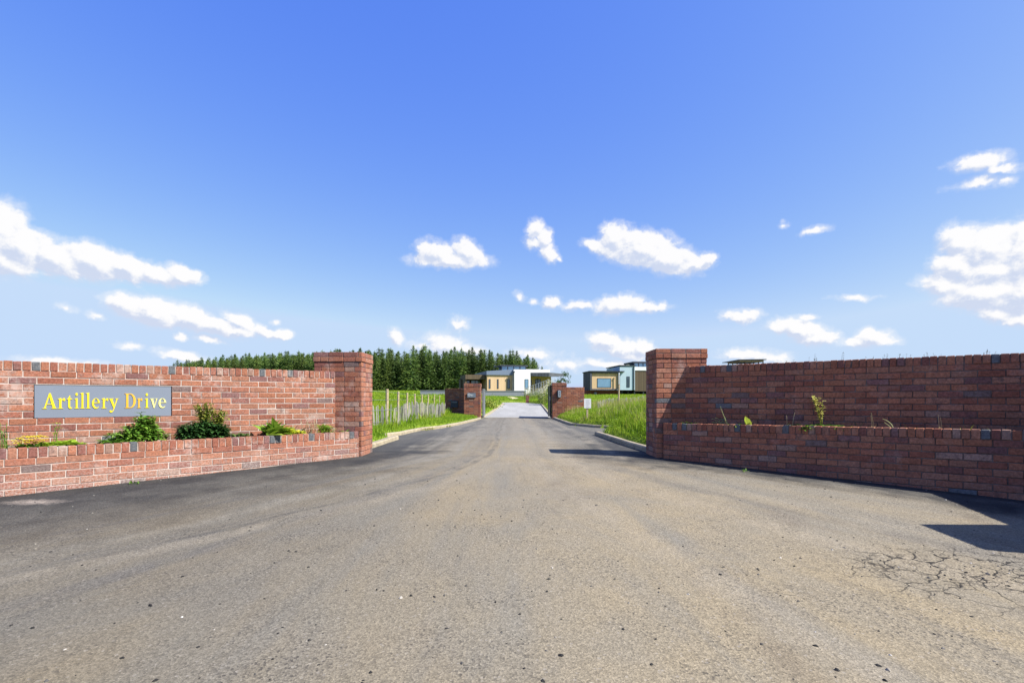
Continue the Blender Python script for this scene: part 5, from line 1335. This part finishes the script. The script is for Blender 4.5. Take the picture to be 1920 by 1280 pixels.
# weeds growing at the kerb and walls
tufts = [(-2.36, 14.1), (-2.3, 14.6), (-2.0, 16.0), (2.98, 6.55), (-4.1, 5.55)]
for i, (x, y) in enumerate(tufts):
    r = empty('weed_tuft', (x, y, gx(x, y)), ('small weed tuft growing against the left kerb' if i < 3 else 'tiny weed tuft on the tarmac by the shaded planter wall' if i == 3 else 'tiny weed tuft at the foot of the sunlit planter wall'), 'weed', 'weed tufts along the kerb' if i < 3 else None)
    mb = MB()
    for k in range(26 if i < 3 else 9): mb.leaf((x+rng.uniform(-.1,.1)*(1 if i < 3 else .4), y+rng.uniform(-.1,.1)*(1 if i < 3 else .4), gx(x,y)), (rng.uniform(-1,1), rng.uniform(-1,1), rng.uniform(.3,1.3)), .10 if i < 3 else .05, .014, r=rng.random())
    mb.build('leaves', L_OLIVE if i < 3 else L_MID, r)

# ------------------------------------------------------------------ loose chippings
def pebbles(name, n, seed, mat, smin, smax, label, region):
    rg = random.Random(seed); mb = MB()
    for i in range(n):
        x, y = region(rg); s = smin + (smax-smin)*rg.random()**3; z = gx(x, y)
        a = rg.uniform(0, 6.28); c, sn = math.cos(a), math.sin(a); sx, sy, sz = s*rg.uniform(.7,1.3), s*rg.uniform(.6,1), s*rg.uniform(.4,.8)
        base = [(1,0,0),(.3,.9,.05),(-.8,.6,0),(-.9,-.4,.05),(.1,-1,0),(.55,.2,.9),(-.35,.35,1),(-.1,-.5,.85)]
        vs = []
        for (bx_, by_, bz_) in base:
            bx2, by2, bz2 = bx_*sx*rg.uniform(.8,1.2), by_*sy*rg.uniform(.8,1.2), bz_*sz*rg.uniform(.8,1.1)
            vs.append((x+bx2*c-by2*sn, y+bx2*sn+by2*c, z+bz2))
        mb.poly(vs, [(0,1,5),(1,6,5),(1,2,6),(2,3,6),(3,7,6),(3,4,7),(4,0,7),(0,5,7),(5,6,7)], 0, rg.random())
    tag(mb.build(name, mat), label, 'stones', kind='stuff')
M_PEB = leaf_mat('chippings', [(0,(.012,.012,.013)), (.55,(.03,.029,.027)), (.8,(.10,.094,.086)), (.93,(.2,.18,.15)), (1,(.5,.47,.43))], 0.0, .9)
def reg_near(rg):
    y = 1.7 + 5.5*rg.random()**1.5; return (rg.uniform(-1,1)*y*.98, y)
def reg_crack(rg): return (2.9+rg.gauss(0,.55), 3.15+rg.gauss(0,.28))
def reg_mid(rg):
    y = rg.uniform(1.7, 5); return (rg.gauss(-.3, .55), y)
pebbles('loose_stones', 900, 31, M_PEB, .0025, .013, 'loose dark and pale chippings scattered on the tarmac', reg_near)
pebbles('loose_stones', 260, 32, M_PEB, .003, .011, 'dark chippings lifted from the cracked patch of tarmac', reg_crack)
pebbles('loose_stones', 160, 33, M_PEB, .0025, .012, 'chippings along the middle of the dusty tarmac', reg_mid)
for o in list(scn.objects):      # meshes made as templates must all be in use
    if o.parent is None and o.name.split('.')[0] in ('crown', 'trunk'): bpy.data.objects.remove(o)
